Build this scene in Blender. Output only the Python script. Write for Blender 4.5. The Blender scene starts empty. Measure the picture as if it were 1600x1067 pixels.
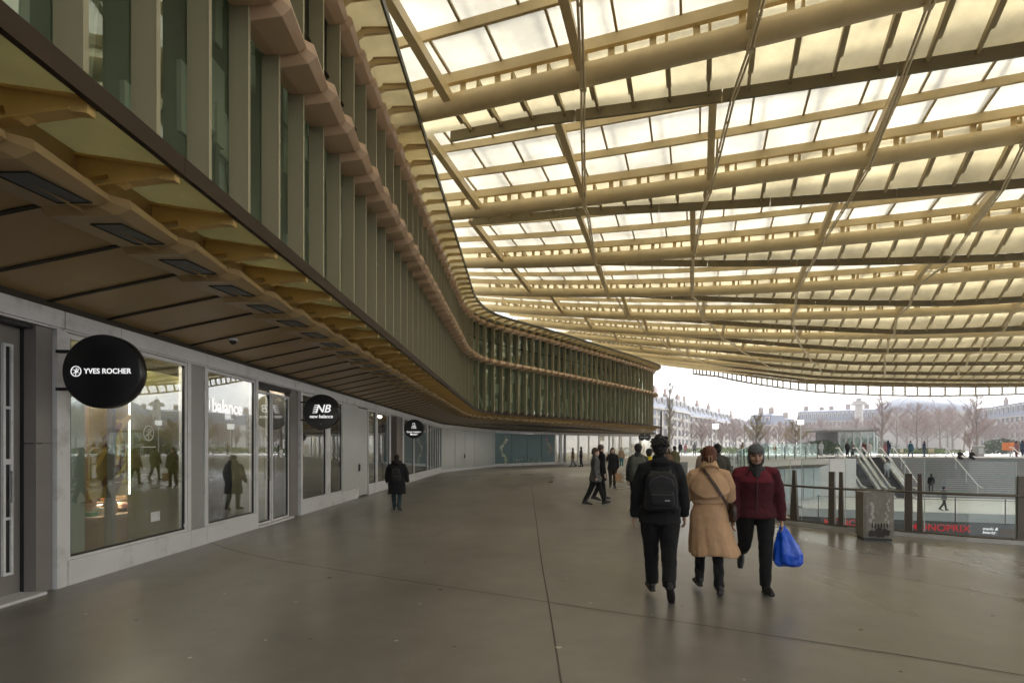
import bpy, bmesh, math, random
import numpy as np
from mathutils import Vector, Matrix, geometry
C = bpy.context.scene.collection
V = Vector
rad = math.radians
random.seed(7)
F = 850.0 / 1600.0           # focal length over frame width
HOR = 700.0; EYE = 1.65

# ------------------------------------------------------------------ helpers
class MB:
    """collects shapes, links them as one mesh object"""
    def __init__(s): s.v = []; s.f = []; s.m = []; s.sm = []
    def add(s, vs, fs, m=0, sm=False):
        o = len(s.v); s.v += [tuple(p) for p in vs]
        for f in fs: s.f.append(tuple(i + o for i in f)); s.m.append(m); s.sm.append(sm)
    def hexa(s, p, m=0):     # p: 4 bottom (ccw from above) + 4 top
        s.add(p, [(3,2,1,0),(4,5,6,7),(0,1,5,4),(1,2,6,5),(2,3,7,6),(3,0,4,7)], m)
    def box(s, c, d, m=0, rz=0, R=None):
        hx, hy, hz = d[0]/2, d[1]/2, d[2]/2
        M = R if R is not None else Matrix.Rotation(rz, 3, 'Z')
        p = [V(c) + M @ V(q) for q in ((-hx,-hy,-hz),(hx,-hy,-hz),(hx,hy,-hz),(-hx,hy,-hz),(-hx,-hy,hz),(hx,-hy,hz),(hx,hy,hz),(-hx,hy,hz))]
        s.hexa(p, m)
    def bar(s, a, b, w, h, m=0, up=(0,0,1)):   # box from a to b
        a, b = V(a), V(b); d = b - a; L = d.length
        if L < 1e-6: return
        d = d / L; u = V(up); x = d.cross(u)
        if x.length < 1e-4: x = d.cross(V((1,0,0)))
        x.normalize(); z = x.cross(d); x = x*(w/2); z = z*(h/2)
        s.hexa([a-x-z, a+x-z, b+x-z, b-x-z, a-x+z, a+x+z, b+x+z, b-x+z], m)
    def tube(s, pts, r, n=8, m=0, cap=True, sm=True):
        pts = [V(p) for p in pts]; k = len(pts)
        rs = r if isinstance(r, (list, tuple)) else [r]*k
        t0 = (pts[1]-pts[0]).normalized()
        ref = V((0,0,1)) if abs(t0.z) < .9 else V((1,0,0))
        vs = []
        x = t0.cross(ref).normalized()
        for i, p in enumerate(pts):
            t = (pts[min(i+1,k-1)] - pts[max(i-1,0)])
            t = t.normalized() if t.length > 1e-9 else t0
            x = (x - t*x.dot(t))
            x = x.normalized() if x.length > 1e-6 else t.cross(ref).normalized()
            y = t.cross(x)
            for j in range(n):
                a = 2*math.pi*j/n
                vs.append(p + (x*math.cos(a) + y*math.sin(a))*rs[i])
        fs = []
        for i in range(k-1):
            for j in range(n):
                fs.append((i*n+j, i*n+(j+1)%n, (i+1)*n+(j+1)%n, (i+1)*n+j))
        s.add(vs, fs, m, sm)
        if cap:
            s.add(vs[:n], [tuple(reversed(range(n)))], m); s.add(vs[-n:], [tuple(range(n))], m)
    def prism(s, poly, vec, m=0):
        n = len(poly); vec = V(vec); a = [V(p) for p in poly]; b = [p+vec for p in a]
        s.add(a+b, [tuple(reversed(range(n))), tuple(range(n,2*n))] + [(i,(i+1)%n,n+(i+1)%n,n+i) for i in range(n)], m)
    def loft(s, rings, m=0, cap=True, sm=True):
        n = len(rings[0]); vs = [p for r in rings for p in r]; fs = []
        for i in range(len(rings)-1):
            for j in range(n):
                fs.append((i*n+j, i*n+(j+1)%n, (i+1)*n+(j+1)%n, (i+1)*n+j))
        s.add(vs, fs, m, sm)
        if cap:
            s.add(rings[0], [tuple(reversed(range(n)))], m, sm); s.add(rings[-1], [tuple(range(n))], m, sm)
    def strip(s, A, B, m=0, sm=False):       # ruled strip between two polylines
        n = len(A); s.add(list(A)+list(B), [(i,i+1,n+i+1,n+i) for i in range(n-1)], m, sm)
    def mesh(s, name, mats):
        me = bpy.data.meshes.new(name); me.from_pydata(s.v, [], s.f)
        for x in (mats if isinstance(mats, (list,tuple)) else [mats]): me.materials.append(x)
        me.polygons.foreach_set('material_index', s.m); me.polygons.foreach_set('use_smooth', s.sm)
        me.update(); return me
    def build(s, name, mats, parent=None, fix=True):
        me = s.mesh(name, mats)
        if fix:
            bm = bmesh.new(); bm.from_mesh(me); bmesh.ops.recalc_face_normals(bm, faces=bm.faces); bm.to_mesh(me); bm.free()
        return link(name, me, parent)

def link(name, me, parent=None):
    o = bpy.data.objects.new(name, me); C.objects.link(o)
    if parent is not None:
        o.parent = parent
        o.matrix_parent_inverse = parent_inv(parent)
    return o
def parent_inv(p):
    # plain world matrix of an object built from location / rotation (no depsgraph needed)
    M = Matrix.Translation(p.location) @ p.rotation_euler.to_matrix().to_4x4() @ Matrix.Diagonal(V(p.scale).to_4d())
    if p.parent is not None:
        M = parent_inv(p.parent).inverted() @ p.matrix_parent_inverse @ M
    return M.inverted()
def _noop(): pass
def tag(o, label=None, cat=None, group=None, kind=None):
    if label: o['label'] = label
    if cat: o['category'] = cat
    if group: o['group'] = group
    if kind: o['kind'] = kind
    return o
def thing(name, label, cat, loc=(0,0,0), rz=0, group=None, kind=None):
    o = bpy.data.objects.new(name, None); o.empty_display_size = .2; C.objects.link(o)
    o.location = loc; o.rotation_euler = (0,0,rz)
    return tag(o, label, cat, group, kind)
def struct(o): o['kind'] = 'structure'; return o
def local(name, me, parent, loc=(0,0,0), rz=0):
    """a part placed in its parent's own frame"""
    o = bpy.data.objects.new(name, me); C.objects.link(o); o.parent = parent
    o.location = loc; o.rotation_euler = (0,0,rz); return o
def copy_tree(o, parent=None):
    c = o.copy(); C.objects.link(c); c.parent = parent
    for ch in list(o.children): copy_tree(ch, c)
    return c

def at(px, y, Y):            # point seen at pixel (px, y) at depth Y
    return V(((px-800)*Y/850.0, Y, EYE + (HOR-y)*Y/850.0))
def onground(px, y, z=0):    # point of height z seen at that pixel
    Y = 850.0*(EYE-z)/(y-HOR); return V(((px-800)*Y/850.0, Y, z))
# the axes of the roof and of the sunken court
E1 = V((.947,-.3215,0)); E2 = V((.3215,.947,0))
def ab(a, b, z=0): return E1*a + E2*b + V((0,0,z))
def sstep(t): t = max(0,min(1,t)); return t*t*(3-2*t)
def ground_z(X, Y): return .72*sstep((Y-22)/20)*sstep((X-5)/12)

# ------------------------------------------------------------------ materials
MATS = {}
def mat(name, col, rough=.5, metal=0, var=0, vscale=3, bump=0, bscale=40, spec=.5, streak=None, emit=None, estr=0, dirt=None, dirtscale=2, sheen=0):
    if name in MATS: return MATS[name]
    m = bpy.data.materials.new(name); m.use_nodes = True; nt = m.node_tree; N = nt.nodes; L = nt.links
    b = N['Principled BSDF']; b.inputs['Roughness'].default_value = rough; b.inputs['Metallic'].default_value = metal
    b.inputs['Specular IOR Level'].default_value = spec
    if sheen: b.inputs['Sheen Weight'].default_value = sheen
    c = (*col, 1); b.inputs['Base Color'].default_value = c
    if var or bump or dirt:
        tc = N.new('ShaderNodeTexCoord'); src = tc.outputs['Object']
        if streak:
            mp = N.new('ShaderNodeMapping'); mp.inputs['Scale'].default_value = streak; L.new(src, mp.inputs[0]); src = mp.outputs[0]
    if var or dirt:
        nz = N.new('ShaderNodeTexNoise'); nz.inputs['Scale'].default_value = vscale; nz.inputs['Detail'].default_value = 6; nz.inputs['Roughness'].default_value = .62
        L.new(src, nz.inputs['Vector'])
        rp = N.new('ShaderNodeValToRGB'); rp.color_ramp.elements[0].position = .3; rp.color_ramp.elements[1].position = .7
        rp.color_ramp.elements[0].color = (*[x*(1-var) for x in col],1); rp.color_ramp.elements[1].color = (*[min(1,x*(1+var)) for x in col],1)
        L.new(nz.outputs['Fac'], rp.inputs[0]); out = rp.outputs[0]
        if dirt:
            n2 = N.new('ShaderNodeTexNoise'); n2.inputs['Scale'].default_value = dirtscale; n2.inputs['Detail'].default_value = 8; n2.inputs['Roughness'].default_value = .7
            L.new(tc.outputs['Object'], n2.inputs['Vector'])
            r2 = N.new('ShaderNodeValToRGB'); r2.color_ramp.elements[0].position = .52; r2.color_ramp.elements[1].position = .72
            L.new(n2.outputs['Fac'], r2.inputs[0])
            mx = N.new('ShaderNodeMix'); mx.data_type = 'RGBA'; L.new(r2.outputs[0], mx.inputs[0]); L.new(out, mx.inputs[6]); mx.inputs[7].default_value = (*dirt,1)
            out = mx.outputs[2]
        L.new(out, b.inputs['Base Color'])
        mr = N.new('ShaderNodeMapRange'); mr.inputs[3].default_value = max(.02, rough*.82); mr.inputs[4].default_value = min(1, rough*1.18)
        L.new(nz.outputs['Fac'], mr.inputs[0]); L.new(mr.outputs[0], b.inputs['Roughness'])
    if bump:
        n3 = N.new('ShaderNodeTexNoise'); n3.inputs['Scale'].default_value = bscale; n3.inputs['Detail'].default_value = 5; L.new(src, n3.inputs['Vector'])
        bp = N.new('ShaderNodeBump'); bp.inputs['Strength'].default_value = bump; bp.inputs['Distance'].default_value = .02
        L.new(n3.outputs['Fac'], bp.inputs['Height']); L.new(bp.outputs[0], b.inputs['Normal'])
    if emit: b.inputs['Emission Color'].default_value = (*emit,1); b.inputs['Emission Strength'].default_value = estr
    MATS[name] = m; return m

def schlick(nt, f0, top=.6):
    N = nt.nodes; L = nt.links; lw = N.new('ShaderNodeLayerWeight'); lw.inputs['Blend'].default_value = .5
    p = N.new('ShaderNodeMath'); p.operation = 'POWER'; L.new(lw.outputs['Facing'], p.inputs[0]); p.inputs[1].default_value = 4.5
    r = N.new('ShaderNodeMapRange'); r.inputs[3].default_value = f0; r.inputs[4].default_value = top; L.new(p.outputs[0], r.inputs[0]); return r.outputs[0]
def blend_glass(name, tint, refl, rough=.0, see=(1,1,1), fres=1.5):
    """thin pane: part mirror, part clear, no refraction"""
    m = bpy.data.materials.new(name); m.use_nodes = True; nt = m.node_tree; N = nt.nodes; L = nt.links
    N.remove(N['Principled BSDF']); out = N['Material Output']
    g = N.new('ShaderNodeBsdfGlossy'); g.inputs['Color'].default_value = (*tint,1); g.inputs['Roughness'].default_value = rough
    t = N.new('ShaderNodeBsdfTransparent'); t.inputs['Color'].default_value = (*see,1)
    fr = schlick(nt, .06 if fres > 1.4 else .03)
    ad = N.new('ShaderNodeMath'); ad.operation = 'ADD'; ad.use_clamp = True; ad.inputs[1].default_value = refl
    L.new(fr, ad.inputs[0])
    mx = N.new('ShaderNodeMixShader'); L.new(ad.outputs[0], mx.inputs[0]); L.new(t.outputs[0], mx.inputs[1]); L.new(g.outputs[0], mx.inputs[2])
    L.new(mx.outputs[0], out.inputs[0]); return m

def roof_glass(name, col, tr=.75, clear=.08):
    """milky roof glazing: lets daylight through, streaked with dirt"""
    m = bpy.data.materials.new(name); m.use_nodes = True; nt = m.node_tree; N = nt.nodes; L = nt.links
    N.remove(N['Principled BSDF']); out = N['Material Output']
    tc = N.new('ShaderNodeTexCoord'); nz = N.new('ShaderNodeTexNoise'); nz.inputs['Scale'].default_value = .55; nz.inputs['Detail'].default_value = 5; nz.inputs['Roughness'].default_value = .6
    L.new(tc.outputs['Object'], nz.inputs['Vector'])
    rp = N.new('ShaderNodeValToRGB'); rp.color_ramp.elements[0].position = .35; rp.color_ramp.elements[1].position = .68
    rp.color_ramp.elements[0].color = (*[c*.66 for c in col],1); rp.color_ramp.elements[1].color = (*[min(1,c*1.08) for c in col],1)
    L.new(nz.outputs['Fac'], rp.inputs[0])
    t = N.new('ShaderNodeBsdfTranslucent'); L.new(rp.outputs[0], t.inputs[0])
    d = N.new('ShaderNodeBsdfDiffuse'); L.new(rp.outputs[0], d.inputs[0])
    c = N.new('ShaderNodeBsdfTransparent'); c.inputs[0].default_value = (*[min(1,.3+.7*x) for x in col],1)
    g = N.new('ShaderNodeBsdfGlossy'); g.inputs['Roughness'].default_value = .15
    m1 = N.new('ShaderNodeMixShader'); m1.inputs[0].default_value = tr; L.new(d.outputs[0], m1.inputs[1]); L.new(t.outputs[0], m1.inputs[2])
    m2 = N.new('ShaderNodeMixShader'); m2.inputs[0].default_value = clear; L.new(m1.outputs[0], m2.inputs[1]); L.new(c.outputs[0], m2.inputs[2])
    fr = schlick(nt, .03)
    m3 = N.new('ShaderNodeMixShader'); L.new(fr, m3.inputs[0]); L.new(m2.outputs[0], m3.inputs[1]); L.new(g.outputs[0], m3.inputs[2])
    L.new(m3.outputs[0], out.inputs[0]); return m

def text_mesh(txt, size, extrude=.006, bold=0, shear=0, align='CENTER', spacing=1.0):
    cu = bpy.data.curves.new('lettering', 'FONT'); cu.body = txt; cu.size = size; cu.extrude = extrude; cu.offset = bold
    cu.shear = shear; cu.align_x = align; cu.align_y = 'CENTER'; cu.space_character = spacing
    o = bpy.data.objects.new('lettering', cu); C.objects.link(o)
    dg = bpy.context.evaluated_depsgraph_get(); me = bpy.data.meshes.new_from_object(o.evaluated_get(dg))
    bpy.data.objects.remove(o); bpy.data.curves.remove(cu); return me
def place_text(name, txt, size, m, parent, origin, xdir, ydir=(0,0,1), **k):
    me = text_mesh(txt, size, **k)
    x = V(xdir).normalized(); y = V(ydir).normalized(); z = x.cross(y)
    M = Matrix((x,y,z)).transposed().to_4x4(); M.translation = V(origin)
    me.transform(M); me.materials.clear(); me.materials.append(m)
    return link(name, me, parent)

# ------------------------------------------------------------------ camera, sky, sun
cam = bpy.data.cameras.new('camera'); co = bpy.data.objects.new('camera', cam); C.objects.link(co)
cam.sensor_width = 36; cam.lens = 36*F; co.location = (0,0,EYE); co.rotation_euler = (rad(90),0,0)
cam.shift_y = (HOR-533.5)/1600.0; cam.clip_end = 3000; cam.clip_start = .05
bpy.context.scene.camera = co
W = bpy.data.worlds.new('World'); bpy.context.scene.world = W; W.use_nodes = True
nt = W.node_tree; N = nt.nodes; L = nt.links
sky = N.new('ShaderNodeTexSky'); sky.sky_type = 'NISHITA'; sky.sun_disc = False
SUN_EL, SUN_AZ = 48.0, 60.0      # azimuth clockwise from +Y
sky.sun_elevation = rad(SUN_EL); sky.sun_rotation = rad(SUN_AZ); sky.dust_density = 3.0; sky.air_density = 1.0
hs = N.new('ShaderNodeHueSaturation'); hs.inputs['Saturation'].default_value = .22
tcw = N.new('ShaderNodeTexCoord'); mpw = N.new('ShaderNodeMapping'); mpw.inputs['Scale'].default_value = (1,1,2.6)
cl = N.new('ShaderNodeTexNoise'); cl.inputs['Scale'].default_value = 3.2; cl.inputs['Detail'].default_value = 7; cl.inputs['Roughness'].default_value = .58
crw = N.new('ShaderNodeMapRange'); crw.inputs[1].default_value = .3; crw.inputs[2].default_value = .7; crw.inputs[3].default_value = 2.3; crw.inputs[4].default_value = 3.0
mul = N.new('ShaderNodeVectorMath'); mul.operation = 'SCALE'
L.new(tcw.outputs['Generated'], mpw.inputs[0]); L.new(mpw.outputs[0], cl.inputs['Vector']); L.new(cl.outputs['Fac'], crw.inputs[0])
L.new(sky.outputs[0], hs.inputs['Color']); L.new(hs.outputs[0], mul.inputs[0]); L.new(crw.outputs[0], mul.inputs['Scale'])
L.new(mul.outputs[0], N['Background'].inputs[0]); N['Background'].inputs['Strength'].default_value = .12
sl = bpy.data.lights.new('sun', 'SUN'); sl.energy = 2.2; sl.angle = rad(14); sl.color = (1,.95,.87)
so = bpy.data.objects.new('sun', sl); C.objects.link(so)
az = rad(SUN_AZ); el = rad(SUN_EL); sd = V((math.sin(az)*math.cos(el), math.cos(az)*math.cos(el), math.sin(el)))
so.rotation_euler = sd.to_track_quat('Z','Y').to_euler(); so.location = (20,20,60)
S = bpy.context.scene
S.view_settings.view_transform = 'Standard'; S.view_settings.look = 'None'; S.view_settings.exposure = .74; S.view_settings.gamma = 1
S.render.engine = 'CYCLES'
S.cycles.max_bounces = 10; S.cycles.diffuse_bounces = 4; S.cycles.glossy_bounces = 4; S.cycles.transmission_bounces = 8; S.cycles.transparent_max_bounces = 16
S.cycles.use_denoising = True; S.cycles.sample_clamp_indirect = 6; S.cycles.caustics_reflective = False; S.cycles.caustics_refractive = False

# shared palette
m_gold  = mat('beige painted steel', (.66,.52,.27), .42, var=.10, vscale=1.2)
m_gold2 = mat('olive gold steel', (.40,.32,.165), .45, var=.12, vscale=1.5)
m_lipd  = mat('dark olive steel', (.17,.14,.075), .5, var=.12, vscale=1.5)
m_fin   = mat('khaki fin paint', (.36,.33,.21), .42, var=.07, vscale=.8, streak=(1,1,.15))
m_brown = mat('dark brown fascia', (.042,.026,.014), .6, var=.15, vscale=2, spec=.2)
m_scale = mat('rose beige lacquer', (.60,.42,.27), .38, var=.06, vscale=1)
m_sof   = mat('bronze soffit panel', (.44,.305,.14), .38, var=.10, vscale=.6)
m_seam  = mat('dark seam', (.03,.022,.012), .7)
m_lens  = mat('blue grey lamp glass', (.13,.135,.14), .5)
m_brk   = mat('ochre bracket steel', (.66,.45,.16), .45, var=.12, vscale=2)
m_roofw = roof_glass('white roof glass', (.56,.525,.42), .84, .05)
m_roofg = roof_glass('milky roof glass', (.54,.465,.285), .84, .01)
m_ledge = roof_glass('milky ledge glass', (.36,.34,.17), .7, .02)
m_white = mat('white aluminium', (.62,.62,.62), .4, var=.06, vscale=1.5, dirt=(.40,.39,.37), dirtscale=2.2)
m_grey  = mat('grey aluminium', (.30,.30,.29), .45, var=.06)
m_black = mat('matt black', (.012,.012,.013), .45)
m_letter= mat('lit white lettering', (.85,.85,.85), .5, emit=(1,1,1), estr=.45)
m_pane  = blend_glass('shop glass', (.95,.97,1), .13, 0, (.86,.88,.86), 1.5)
m_clear = blend_glass('balustrade glass', (.97,1,1), .02, 0, (.96,.98,.975), 1.3)
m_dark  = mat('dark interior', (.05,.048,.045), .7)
# ------------------------------------------------------------------ plan curves of the arcade building
def resample(pts, step):
    """catmull-rom through plan points, even spacing"""
    P = [V((p[0],p[1],0)) for p in pts]; out = []
    Q = [P[0]*2-P[1]] + P + [P[-1]*2-P[-2]]
    for i in range(1, len(Q)-2):
        for k in range(60):
            t = k/60; a,b,c,d = Q[i-1],Q[i],Q[i+1],Q[i+2]
            out.append(.5*((2*b)+(c-a)*t+(2*a-5*b+4*c-d)*t*t+(3*b-a-3*c+d)*t**3))
    out.append(P[-1])
    res = [out[0].copy()]; acc = 0
    for i in range(1, len(out)):
        a, b = out[i-1].copy(), out[i]; L_ = (b-a).length
        while acc + L_ >= step:
            a = a + (b-a)*((step-acc)/L_); res.append(a.copy()); L_ = (b-a).length; acc = 0
        acc += L_
    return res
def tangents(P):
    n = len(P); return [(P[min(i+1,n-1)]-P[max(i-1,0)]).normalized() for i in range(n)]
PITCH = .9
def ex(Y): return -2.79+.0188*Y
Epts = [(ex(-9.0),-9.0),(ex(0),0),(ex(12),12),(ex(22),22),(ex(29),29),(-2.14,32.6),(-1.45,35.9),(0.15,38.4),(3.4,42.3),(9.2,49.8),(15.0,57.6),(16.7,61.0),(16.3,64.5),(13.5,67.2)]
EP = resample(Epts, PITCH); ET = tangents(EP); EN = [V((-t.y,t.x,0)) for t in ET]     # EN points into the building
NE = len(EP)
def off(i, d, z): return EP[i] + EN[i]*d + V((0,0,z))
arc = thing('shopping_arcade', 'long curved shopping arcade building with khaki finned upper facade and glass roof ledge', 'building', (EP[8].x-1, EP[8].y, 0))
def frame(i):          # module frame: x along the facade, y into the building
    t = ET[i]; return math.atan2(t.y, t.x)
def part_at(name, me, i, z=0, d=0):
    p = EP[i] + EN[i]*d; o = link(name, me, None); o.parent = arc
    o.location = p + V((0,0,z)) - arc.location; o.rotation_euler = (0,0,frame(i)); return o

ZT = 10.55
# glass walls between the ledges (dark green, one storey each)
m_fglass = blend_glass('green facade glass', (.80,.88,.80), .14, .02, (.60,.68,.59), 1.5)
m_inpale = mat('pale interior fittings', (.80,.82,.72), .6); m_indark = mat('dim interior wall', (.30,.34,.26), .7)
rn = random.Random(17); g = MB(); g2 = MB()
for i in range(1, NE-1):
    for zb, zt in ((4.2,7.2),(7.6,10.3)):
        for _ in range(3):
            z = rn.uniform(zb, zt-.5); h = rn.uniform(.25,1.3); d = rn.uniform(1.5,2.6); w = rn.uniform(.08,.42); c = off(i, d, z+h/2)+ET[i]*rn.uniform(-.3,.3)
            g.box(c, (w,.06,min(h,zt-z)), rz=frame(i))
        if i % 4 == 0: g.bar(off(i,1.7,zb), off(i+rn.choice((0,1,-1)),2.2,zt), .12,.12)
tag(g.build('interior_fittings', m_inpale, arc), kind='stuff')
g2.strip([off(i,3.0,4.0) for i in range(NE)], [off(i,3.0,ZT) for i in range(NE)]); g2.build('interior_wall', m_indark, arc)
for z0, z1 in ((4.0,7.45),(7.45,ZT)):
    g = MB(); g.strip([off(i,1.10,z0) for i in range(NE)], [off(i,1.10,z1) for i in range(NE)]); g.build('facade_glass', m_fglass, arc)
    tr = MB()
    for i in range(NE-1):
        if z0 > 5: tr.bar(off(i,1.06,z0+1.55), off(i+1,1.06,z0+1.55), .04, .05)
        else: tr.bar(off(i,1.06,z0+.2), off(i+1,1.06,z0+.2), .05, .16)
    tr.build('transom', m_brown, arc)
# dark roof slab and floor slabs of the building behind the glass
cap = MB()
for z in (ZT, 4.0):
    cap.strip([off(i,1.12,z) for i in range(NE)], [off(i,3.2,z) for i in range(NE)])
cap.build('floor_edge', m_dark, arc)
# fins
fin = MB(); fin.box((0,.96,0),(.045,.26,ZT-3.95)); fin.box((0,.835,0),(.058,.012,ZT-3.95)); fin_me = fin.mesh('facade_fin', m_fin)
for i in range(NE): part_at('facade_fin', fin_me, i, (ZT+3.95)/2)
# edge fascias
def fascia(name, z0, z1, d, m, th=.05):
    f = MB()
    for i in range(NE-1):
        a, b_ = off(i,d,0), off(i+1,d,0); a2, b2 = off(i,d+th,0), off(i+1,d+th,0); up0, up1 = V((0,0,z0)), V((0,0,z1))
        e = (b_-a)*.004 if i % 3 == 0 else (b_-a)*0
        f.hexa([a+e+up0,b_+up0,b2+up0,a2+e+up0,a+e+up1,b_+up1,b2+up1,a2+e+up1])
    return f.build(name, m, arc)
fascia('lower_fascia', 3.90, 4.05, 0, m_brown)
fascia('roof_edge_fascia', ZT+.02, ZT+.20, 0, mat('dark green fascia', (.07,.068,.04), .5))
# milky ledges
g = MB(); g.strip([off(i,.052,3.97) for i in range(NE)], [off(i,1.12,4.12) for i in range(NE)]); g.build('ledge_glass', m_ledge, arc)
g = MB(); g.strip([off(i,.052,ZT+.17) for i in range(NE)], [off(i,1.30,ZT+.05) for i in range(NE)]); g.build('ledge_glass', m_roofg, arc)
# lower brackets
k = MB(); th = .07
def yz(poly): return [V((-th/2, d, z)) for d, z in poly]
k.prism(yz([(.875,4.05),(.06,3.935),(.06,3.845),(.34,3.875),(.52,3.80),(.60,3.83),(.62,3.90),(.80,3.88),(.82,3.72),(.875,3.70)]), (th,0,0))
k.bar((.10,.06,3.955),(.10,.87,4.068),.055,.02,1); k.bar((.06,.3,3.92),(.06,.85,3.995),.03,.03)
k.box((0,.52,4.035-.03),(.13,.86,.02), R=Matrix.Rotation(.151,3,'X')); k.box((-.0,.52,3.83),(.10,.7,.018), R=Matrix.Rotation(-.12,3,'X'))
brk_me = k.mesh('bracket', [m_brk, m_seam])
k = MB()
k.prism(yz([(1.12,10.30),(.92,10.28),(.62,10.52),(.06,10.57),(.06,10.66),(.66,10.64),(.95,10.44),(1.12,10.42)]), (th,0,0))
k.box((0,.36,10.66),(.12,.6,.02)); ubr_me = k.mesh('bracket', m_gold)
for i in range(NE): part_at('bracket', brk_me, i); part_at('roof_bracket', ubr_me, i)
# shingle-like lamp boxes: bigger at the end that faces the camera
def sawtooth(prof0, prof1, m, lens=None):
    s = MB(); n = len(prof0)
    dm = max(d for d, z in prof0); zm = max(z for d, z in prof0)
    near = [(d+(dm-d)*.20, z+(zm-z)*.30) for d, z in prof0]; far = [(d+(dm-d)*.17, z+(zm-z)*.26) for d, z in prof0]
    s.loft([[V((.0,d,z)) for d, z in near], [V((.06,d,z)) for d, z in prof0], [V((PITCH-.01,d,z)) for d, z in far]], cap=True, sm=False)
    return s
boxp0 = [(1.25,3.66),(1.20,3.60),(.62,3.60),(.49,3.65),(.51,3.73),(1.25,3.80)]
boxp1 = [(1.25,3.66),(1.20,3.605),(.63,3.605),(.50,3.655),(.52,3.73),(1.25,3.80)]
lb_me = sawtooth(boxp0, boxp1, 0); lb_mesh = lb_me.mesh('light_box', m_sof)
ln = MB(); zl = lambda x: 3.597+.052*(x-.06)/.83
def lens_box(mb, x0, x1, d0, d1, drop, m): mb.hexa([V((x0,d0,zl(x0)-drop)),V((x1,d0,zl(x1)-drop)),V((x1,d1,zl(x1)-drop)),V((x0,d1,zl(x0)-drop)),V((x0,d0,zl(x0)+.02)),V((x1,d0,zl(x1)+.02)),V((x1,d1,zl(x1)+.02)),V((x0,d1,zl(x0)+.02))], m)
lens_box(ln, .26, .80, .72, .98, 0, 0); lens_box(ln, .245, .815, .705, .719, .006, 1); lens_box(ln, .245, .815, .981, .995, .006, 1); lens_box(ln, .245,.259,.719,.981,.006,1); lens_box(ln, .801,.815,.719,.981,.006,1)
ln_mesh = ln.mesh('lamp_lens', [m_lens, m_seam])
sp0 = [(1.05,7.36),(.84,7.36),(.42,7.41),(.29,7.52),(.34,7.70),(1.05,7.86)]
sp1 = [(1.05,7.36),(.84,7.36),(.43,7.415),(.30,7.53),(.35,7.72),(1.05,7.90)]
sc_mesh = sawtooth(sp0, sp1, 0).mesh('band_shingle', m_scale)
up0 = [(1.05,9.94),(.88,9.95),(.66,10.02),(.58,10.12),(.62,10.24),(1.05,10.30)]
up1 = [(1.05,9.945),(.88,9.955),(.67,10.025),(.59,10.12),(.63,10.23),(1.05,10.295)]
us_mesh = sawtooth(up0, up1, 0).mesh('band_shingle', m_scale)
for i in range(NE-1):
    lb = part_at('light_box', lb_mesh, i)
    local('lamp_lens', ln_mesh, lb)
    part_at('band_shingle', sc_mesh, i); part_at('upper_shingle', us_mesh, i)
g = MB(); g.strip([off(i,.88,3.62) for i in range(NE)], [off(i,.88,4.085) for i in range(NE)]); g.build('inner_riser', m_sof, arc)
# ------------------------------------------------------------------ shop line (ground floor)
def wx(Y): return -5.48+.0188*Y
WP = [V((wx(-9),-9,0)), V((wx(36.8),36.8,0)), V((-1.5,48.5,0)), V((4.4,55.8,0)), V((17.3,64.2,0)), V((13.5,70,0))]
class Seg:
    def __init__(s, a, b): s.a = a; s.t = (b-a).normalized(); s.L = (b-a).length; s.n = V((s.t.y,-s.t.x,0))   # n points out to the promenade
    def p(s, x, d, z): return s.a + s.t*x + s.n*d + V((0,0,z))
    def px(s, px):       # distance along the wall of what is seen at column px
        r = (px-800)/850.0; A = s.a; T = s.t
        return (r*A.y - A.x)/(T.x - r*T.y)
    def box(s, mb, x0, x1, z0, z1, d0, d1, m=0):
        mb.hexa([s.p(x0,d0,z0),s.p(x0,d1,z0),s.p(x1,d1,z0),s.p(x1,d0,z0),s.p(x0,d0,z1),s.p(x0,d1,z1),s.p(x1,d1,z1),s.p(x1,d0,z1)], m)
SG = [Seg(WP[i], WP[i+1]) for i in range(5)]
ZH = 3.27
# soffit: ruled between the shop line and the lamp boxes
def wpath(u):          # u: arc length along the shop line
    for s in SG:
        if u <= s.L: return s.p(u,0,0)
        u -= s.L
    s = SG[-1]; return s.p(s.L,0,0)
i33 = min(range(NE), key=lambda i: abs(EP[i].y-33) if EP[i].x < 0 else 99)
Ltot = sum(s.L for s in SG)
u33 = 33+9.0
def wu(i):
    if i <= i33: return (EP[i].y+9.0)
    return u33 + (Ltot-u33)*(i-i33)/(NE-1-i33)
sof = MB(); Wl = [wpath(wu(i))+V((0,0,3.36)) for i in range(NE)]; Ll = [off(i,1.15,3.69) for i in range(NE)]
sof.strip(Wl, Ll)
for i in range(NE):
    dv = V((0,0,-.012)); sof.bar(Wl[i]+dv, Ll[i]+dv, .045, .016, 1)
sof.strip([w - V((0,0,.10)) for w in Wl], Wl, 1)
o = sof.build('soffit', [m_sof, m_seam], arc)
# ------------------------------------------------------------------ the great glass roof
B0, DB, NT = 13.6, 6.72, 11
obs = [(0,665,172),(0,911,129),(0,1150,56),(0,1457,0),(1,715,330),(1,769,326),(1,911,307),(1,1150,277),(1,1356,244),(1,1600,204),
 (2,740,410),(2,920,402),(2,1000,399),(2,1150,390),(2,1600,337),(3,770,457),(3,1000,458),(3,1225,452),(3,1600,427.5),
 (4,800,485.6),(4,950,494),(4,1000,495),(4,1262,493),(4,1581,484),(5,845,507),(5,987,517),(5,1112,521),(5,1337,522),(5,1600,519),
 (6,894,525),(6,1025,534),(6,1075,540),(6,1244,548),(6,1375,549),(6,1600,546),(7,935,538),(7,1037,551),(7,1262,568),(7,1600,565),
 (8,970,549),(8,1500,580),(8,1260,575),(9,1005,560),(9,1500,588),(9,1260,581),(10,1037,570),(10,1240,587),(10,1500,593),(10,1600,593)]
A_, Zs = [], []
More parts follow.
